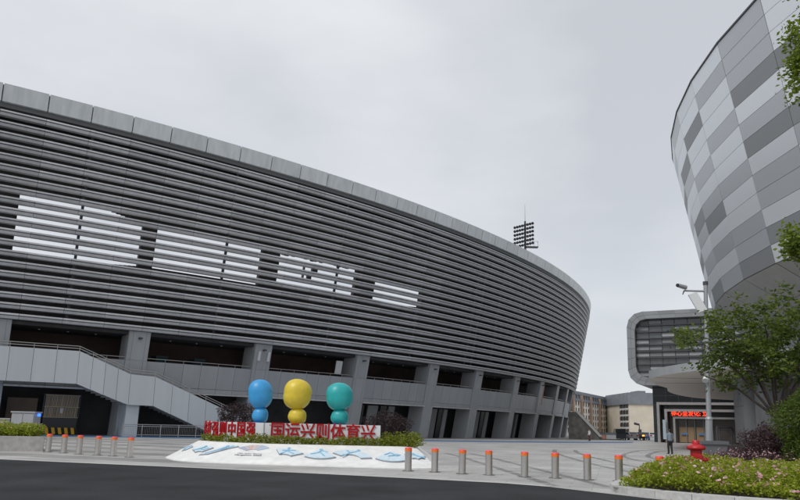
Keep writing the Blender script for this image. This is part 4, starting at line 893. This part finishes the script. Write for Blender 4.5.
leaf_mesh('flowering_shrubs', P1, np.where(fl, .10, .075), [lm_bed, lm_pink], seed=21, mi=fl.astype(int), aspect=.5, label='yellow-green flowering shrubs with pale pink blossoms filling the kerbed bed', cat='flower bed', kind='stuff')
back = lambda P: ~front(P)
hb = lambda P: np.clip(.45 + edge_dist(P) * .5, .3, 1.0) * np.where(P[:, 0] < 12.2, .85, 1.05)
P2, q2 = bed_fill(150000, back, hb, 8)
fl2 = ((np.random.default_rng(9).random(len(P2)) < .35) & (q2 > .86) & (P2[:, 0] < 11.9))
leaf_mesh('plum_shrubs', P2, .075, [lm_plum, lm_pink], seed=22, mi=fl2.astype(int), aspect=.3, flat=.9, label='dark plum coloured shrubs behind the red hydrant', cat='shrubs', kind='stuff')
redm = mat('hydrant_red', (.42, .012, .018), .35, nscale=6, namt=.15)
hyd = thing('fire_hydrant', (8.64, 20.6, .16), 'red fire hydrant with wide domed cap standing in the flower bed', 'hydrant')
hc = (8.64, 20.6, .16)
mb = MB(); mb.lathe(hc, [(.19, 0), (.19, .05), (.13, .07), (.13, .55), (.155, .56), (.155, .62), (.16, .86)], 24); mb.build('barrel', redm, hyd)
mb = MB(); mb.lathe(hc, [(.17, .861), (.25, .875), (.265, .92), (.25, .96), (.20, 1.0), (.13, 1.03), (.105, 1.035)], 24); mb.build('bonnet', redm, hyd)
mb = MB(); mb.lathe(hc, [(.10, 1.036), (.10, 1.13), (.085, 1.14), (.03, 1.145)], 12); mb.build('operating_nut', redm, hyd)
mb = MB(); mb.tube((8.64, 20.45, .82), (8.63, 20.36, .82), .115, .115, 16); mb.tube((8.63, 20.36, .82), (8.63, 20.34, .82), .075, .075, 6); mb.build('pumper_outlet', redm, hyd)
for s_ in (-1, 1): mb = MB(); mb.tube((8.64 + s_ * .13, 20.58, .74), (8.64 + s_ * .26, 20.56, .74), .07, .07, 12); mb.tube((8.64 + s_ * .26, 20.56, .74), (8.64 + s_ * .30, 20.56, .74), .09, .09, 12); mb.build('hose_outlet', redm, hyd)

# ------------------------------------------------------------------ camera post
lp = thing('camera_post', (13.15, 30, 0), 'grey pole with a surveillance camera arm and tilted flat panel', 'post')
polem = mat('pole_grey', (.33, .345, .36), .4, .3)
mb = MB(); mb.tube((13.15, 30, 1.2), (13.2, 30, 2.1), .15, .15, 14); mb.build('pole_sleeve', polem, lp)
mb = MB(); mb.tube((13.2, 30, 2.1), (13.2, 30, 2.2), .18, .12, 14); mb.build('collar', polem, lp)
mb = MB(); mb.tube((13.2, 30, 2.2), (13.36, 30, 7.9), .105, .085, 14); mb.build('pole', polem, lp)
mb = MB(); mb.tube((13.36, 30, 7.9), (13.365, 30, 8.05), .11, .11, 14); mb.build('pole_cap', dark_post, lp)
mb = MB(); mb.tube((13.36, 30, 7.62), (12.4, 29.9, 7.6), .045, .04, 8); mb.build('camera_arm', polem, lp)
cm_ = MB(); cm_.tube((12.45, 29.9, 7.74), (12.05, 29.75, 7.80), .10, .085, 10); cb = cm_.build('surveillance_camera', polem, lp); mb = MB(); mb.tube((12.05, 29.75, 7.80), (12.0, 29.73, 7.807), .075, .075, 10); mb.build('lens_hood', black, cb); mb = MB(); mb.tube((12.36, 29.88, 7.6), (12.28, 29.85, 7.42), .03, .02, 6); mb.build('bracket', dark_post, cb)
mb = MB(); C_ = Vector((12.93, 29.9, 7.1)); ux = Vector((.42, 0, .16)).normalized(); uz = Vector((-.28, .1, .62)).normalized(); un = ux.cross(uz)
q = [C_ + ux * a + uz * b + un * c for c in (-.04, .04) for a, b in ((-.2, -.44), (.2, -.44), (.2, .44), (-.2, .44))]; mb.hexa([tuple(v) for v in q]); mb.build('flat_panel', white_m, lp)
mb = MB(); mb.tube((13.3, 30, 7.15), (12.98, 29.95, 7.1), .025, n=6); mb.build('panel_bracket', polem, lp)
mb = MB(); mb.tube((13.1, 29.88, 3.85), (13.02, 29.75, 3.7), .09, .13, 10); mb.build('horn_speaker', white_m, lp)
mb = MB(); mb.box(12.72, 13.72, 29.6, 30.4, 0, 1.06); mb.build('pedestal', pier_m, lp); mb = MB(); mb.box(12.66, 13.78, 29.54, 30.46, 1.063, 1.2); mb.build('pedestal_cap', pier_m, lp)

# ------------------------------------------------------------------ trees
def grow(mb, p, d, L, r, depth, g, tips, bend=.25, up_=.1):
    n = 4; pts = [Vector(p)]; dd = Vector(d).normalized(); rs = [r]
    for i in range(n):
        dd = (dd + Vector((g.normal() * bend * .35, g.normal() * bend * .35, g.normal() * bend * .2 + up_ * .3))).normalized(); pts.append(pts[-1] + dd * (L / n)); rs.append(r * (1 - .5 * (i + 1) / n))
    mb.path(pts, rs, 6 if r > .03 else 4)
    if depth == 0 or L < .35: tips.append((pts[-1], dd)); tips.append((pts[2], dd)); return
    tips.append((pts[-1], dd))
    for k in range(3):
        f = pts[2 + k % 3]; a = g.uniform(0, 6.28); sd_ = Vector((math.cos(a), math.sin(a), g.uniform(-.15, .45)))
        grow(mb, f, (dd * .55 + sd_ * .75), L * g.uniform(.5, .68), rs[2 + k % 3] * .6, depth - 1, g, tips, bend, up_)
def make_tree(name, label, base, forks, fork_at, r0, lm, leaf, per, spread, seed, cat='tree', depth=2):
    g = np.random.default_rng(seed); t = thing(name, base, label, cat); mb = MB(); tips = []
    mb.path([base, tuple(Vector(base).lerp(Vector(fork_at), .5) + Vector((.03, .0, 0))), fork_at], [r0, r0 * .85, r0 * .75], 9)
    for e in forks:
        a = Vector(fork_at); e = Vector(e); md = a.lerp(e, .5) + Vector((0, 0, .25)); L = (e - a).length
        mb.path([a, a.lerp(md, .5), md, md.lerp(e, .6), e], [r0 * .55, r0 * .45, r0 * .34, r0 * .22, r0 * .1], 7)
        for f in np.linspace(.4, 1, 6):
            p_ = a.lerp(md, f * 2) if f < .5 else md.lerp(e, f * 2 - 1); an = g.uniform(0, 6.28)
            grow(mb, p_, (e - a).normalized() * .5 + Vector((math.cos(an), math.sin(an), g.uniform(-.2, .4))), min(1.5, L * g.uniform(.2, .34)), r0 * .16, depth - 1, g, tips)
    mb.build('trunk', bark, t)
    P = []
    for (p_, dd) in tips:
        n = int(per * g.uniform(.5, 1.4)); q = g.normal(size=(n, 3)) * np.array([spread, spread, spread * .45]); q[:, 2] -= .25 * np.hypot(q[:, 0], q[:, 1]); P.append(np.array(p_) + q)
    leaf_mesh('crown', np.concatenate(P), leaf, lm, flat=.45, seed=seed, parent=t, aspect=.42)
    return t
make_tree('street_tree', 'loose dark green tree with slanting branches in front of the drum building', (13.25, 25, .1), [(10.75, 24.7, 4.7), (10.9, 25.3, 3.6), (12.1, 25.4, 5.1), (13.0, 24.6, 5.5), (13.7, 25.3, 5.8), (14.9, 25.2, 5.8), (15.9, 24.7, 5.2), (11.9, 24.2, 4.6), (14.6, 24.2, 5.0), (15.2, 25.6, 4.0)], (13.4, 25, 2.1), .10, lm_tree, .17, 20, .19, 31)
# neighbouring camphor tree standing right of the frame, two boughs reach into view
def near_tree():
    g = np.random.default_rng(44); base = (12.2, 13.2, .1); t = thing('camphor_tree', base, 'bright green tree at the right edge reaching in with two leafy boughs', 'tree'); mb = MB()
    mb.path([base, (12.15, 13.2, 3), (12.2, 13.3, 5.5), (12.1, 13.4, 8.5), (12.2, 13.4, 11)], [.2, .17, .14, .1, .05], 10)
    ends = [(8.62, 14.0, 9.5), (8.35, 14, 5.45), (10.6, 12, 8.5), (13.8, 14.6, 9), (14.2, 12.4, 7), (11.6, 15.2, 10), (12.8, 12.2, 10.6), (13.6, 14.2, 11.2), (10.6, 13.2, 11.0)]
    P = []
    for e in ends:
        zb = min(e[2] - 1.2, 9); a = Vector((12.15, 13.3, max(3.2, zb))); e = Vector(e); md = a.lerp(e, .55) + Vector((0, 0, .25)); mb.path([a, md, e], [.07, .04, .012], 6)
        near = e.x < 9
        for k in range(9 if near else 22):
            c = e + Vector((g.normal(), g.normal(), g.normal() * .9)) * (.2 if near else .8); mb.tube(md.lerp(e, .7), c, .012, .006, 4); n = 110 if near else 55; P.append(np.array(c) + g.normal(size=(n, 3)) * (.11 if near else .25))
    for f in np.linspace(-.75, .75, 9):   # the upper bough hangs in a vertical fringe
        P.append(np.array((8.62 + .1 * math.cos(f * 5), 14, 9.55 + f)) + g.normal(size=(130, 3)) * np.array([.13, .2, .12]))
    mb.build('trunk', bark, t); leaf_mesh('crown', np.concatenate(P), .10, lm_bright, flat=.5, seed=45, parent=t, aspect=.5)
near_tree()
# dense shrubs at the right edge
round_bush('large_shrub', (12.7, 21.3, 1.75), (1.15, 1.1, 1.45), lm_shrub, 19000, .10, 'dense dark green shrub at the right edge behind the plum shrubs', 'shrub')
round_bush('large_shrub', (11.85, 22.8, 1.1), (.8, .8, .8), lm_plum, 6500, .09, 'brownish shrub below the street tree trunk', 'shrub')
round_bush('bush', (49.9, 128, .9), (1.6, 1.4, 1.1), lm_shrub, 2500, .25, 'dark green bush beside the glass hall')
mb = MB()
blades = thing('grass_tuft', (11.5, 19.6, .11), 'tuft of pale green upright blades among the plum shrubs', 'plant')
for k in range(9):
    a = g_.uniform(0, 6.28); L_ = g_.uniform(.9, 1.3); b0 = Vector((11.5 + .06 * math.cos(a), 19.6 + .06 * math.sin(a), .11)); d = Vector((math.cos(a) * .25, math.sin(a) * .25, 1)).normalized(); s_ = Vector((-math.sin(a), math.cos(a), 0)) * .025
    p1 = b0 + d * L_ * .6; p2 = b0 + d * L_ + Vector((math.cos(a), math.sin(a), -.1)) * .15; mb = MB(); mb.add([b0 - s_, b0 + s_, p1 + s_, p1 - s_, p2, p1 + Vector((math.cos(a), math.sin(a), 0)) * .01], [(0, 1, 2, 5), (0, 5, 3), (3, 5, 4), (5, 2, 4)]); mb.build('blade', mat('blade_green', (.12, .2, .03), .5), blades)

# ------------------------------------------------------------------ people
skin = mat('skin', (.42, .25, .17), .6); hair = mat('hair', (.012, .010, .009), .5)
def capsule(mb, a, b, ra, rb):
    a = Vector(a); b = Vector(b); d = (b - a); L = d.length; d.normalize(); x = d.orthogonal().normalized(); y = d.cross(x); n = 12
    prof_ = [(ra * math.cos(t), -ra * math.sin(t)) for t in (1.45, 1.0, .5, 0)] + [(rb * math.cos(t), L + rb * math.sin(t)) for t in (0, .5, 1.0, 1.45)]
    vs = [a + d * h + x * (r * math.cos(2 * math.pi * k / n)) + y * (r * math.sin(2 * math.pi * k / n)) for r, h in prof_ for k in range(n)]; m_ = len(prof_)
    mb.add(vs, [(i * n + k, i * n + (k + 1) % n, (i + 1) * n + (k + 1) % n, (i + 1) * n + k) for i in range(m_ - 1) for k in range(n)] + [tuple(range(n - 1, -1, -1)), tuple(range((m_ - 1) * n, m_ * n))], smooth=True)
def remesh(o, v=.014):
    r = o.modifiers.new('remesh', 'REMESH'); r.mode = 'VOXEL'; r.voxel_size = v; r.use_smooth_shade = True
    s = o.modifiers.new('smooth', 'SMOOTH'); s.iterations = 4; s.factor = .5
def person(loc, rz, h, shirt, trousers, label, stride=.12, long_sleeve=False, vox=.016):
    t = thing('person', loc, label, 'person'); k = h / 1.72; c, s = math.cos(rz), math.sin(rz)
    X = lambda x, y, z: (loc[0] + k * (c * x - s * y), loc[1] + k * (s * x + c * y), loc[2] + k * z)   # figure faces +x
    cp = lambda mb, a, b, ra, rb: capsule(mb, X(*a), X(*b), ra * k, rb * k)
    J = {}
    for sg in (-1, 1):
        J[sg] = dict(hip=(0, sg * .09, .90), knee=(.03 + sg * stride * .45, sg * .10, .49), ank=(-.02 + sg * stride, sg * .10, .09), toe=(.13 + sg * stride, sg * .12, .035), sh=(0, sg * .185, 1.40), elb=(-.03, sg * .235, 1.11), wri=(.10, sg * .21, .88))
    b = MB()
    cp(b, (0, 0, .95), (0, 0, 1.15), .135, .125); cp(b, (0, 0, 1.15), (0, 0, 1.36), .13, .14); cp(b, (0, -.13, 1.38), (0, .13, 1.38), .07, .07); cp(b, (0, 0, 1.42), (.015, 0, 1.52), .055, .052)
    cp(b, (.015, 0, 1.60), (.02, 0, 1.64), .083, .088); cp(b, (.05, 0, 1.545), (.06, 0, 1.56), .05, .05); cp(b, (.10, 0, 1.595), (.112, 0, 1.585), .012, .016)
    for sg in (-1, 1):
        j = J[sg]; cp(b, j['hip'], j['knee'], .088, .058); cp(b, j['knee'], j['ank'], .056, .038); cp(b, j['sh'], j['elb'], .052, .040); cp(b, j['elb'], j['wri'], .038, .026)
        w_ = j['wri']; cp(b, w_, (w_[0] + .05, w_[1], w_[2] - .06), .028, .032); cp(b, (.02, sg * .09, 1.59), (.02, sg * .093, 1.61), .018, .018)
        for q in range(4): cp(b, (w_[0] + .05, w_[1] + (q - 1.5) * .018, w_[2] - .07), (w_[0] + .085, w_[1] + (q - 1.5) * .016, w_[2] - .135 + abs(q - 1.3) * .01), .011, .009)
        cp(b, (w_[0] + .06, w_[1] - sg * .03, w_[2] - .04), (w_[0] + .10, w_[1] - sg * .04, w_[2] - .09), .012, .010)
    o = b.build('body', skin, t); remesh(o, vox)
    hm = MB(); cp(hm, (-.012, 0, 1.645), (-.005, 0, 1.665), .096, .094); cp(hm, (-.05, 0, 1.58), (-.045, 0, 1.62), .06, .07); o = hm.build('hair', hair, t); remesh(o, vox)
    for sg in (-1, 1): e_ = MB(); cp(e_, (.096, sg * .033, 1.618), (.098, sg * .033, 1.618), .011, .011); e_.build('eye', black, t)
    sm_ = MB(); cp(sm_, (0, -.03, .97), (0, -.02, 1.2), .15, .145); cp(sm_, (0, .03, .97), (0, .02, 1.2), .15, .145); cp(sm_, (0, 0, 1.18), (0, 0, 1.35), .148, .155); cp(sm_, (0, -.15, 1.385), (0, .15, 1.385), .075, .075)
    for sg in (-1, 1):
        j = J[sg]; e2 = Vector(j['sh']).lerp(Vector(j['elb']), 1.0 if long_sleeve else .72); cp(sm_, j['sh'], tuple(e2), .066, .060)
        if long_sleeve: cp(sm_, j['elb'], tuple(Vector(j['elb']).lerp(Vector(j['wri']), .9)), .05, .04)
    o = sm_.build('shirt', shirt, t); remesh(o, vox)
    tm = MB(); cp(tm, (0, -.05, .90), (0, .05, .90), .135, .135)
    for sg in (-1, 1): j = J[sg]; cp(tm, j['hip'], j['knee'], .105, .078); cp(tm, j['knee'], j['ank'], .078, .066)
    o = tm.build('trousers', trousers, t); remesh(o, vox)
    for sg in (-1, 1): j = J[sg]; f = MB(); cp(f, (j['ank'][0] - .03, j['ank'][1], .045), j['toe'], .045, .036); o = f.build('shoe', black, t); remesh(o, vox)
clb = mat('shirt_greyblue', (.17, .215, .26), .8); blk = mat('trousers_black', (.015, .015, .017), .8); wht = mat('shirt_white', (.58, .58, .58), .8); mar = mat('trousers_maroon', (.11, .02, .025), .8)
person((19.55, 51.0, 0), R(100), 1.72, clb, blk, 'person in grey-blue shirt and black trousers standing on the plaza', .06)
person((28.4, 105, 0), R(200), 1.70, wht, mar, 'person in white top and maroon trousers near the stadium far end', .16, True)
x, y, z = ap(171.9, 46.4, .85); person((x, y, z), R(-60), 1.70, mat('shirt_pale_grey', (.36, .38, .42), .8), blk, 'person with dark hair standing by the lobby glass behind the tree', .05)
x, y, z = ap(163.0, 46.2, .85); person((x, y, z), R(190), 1.66, wht, blk, 'person in white shirt half hidden behind the grey pier', .05)
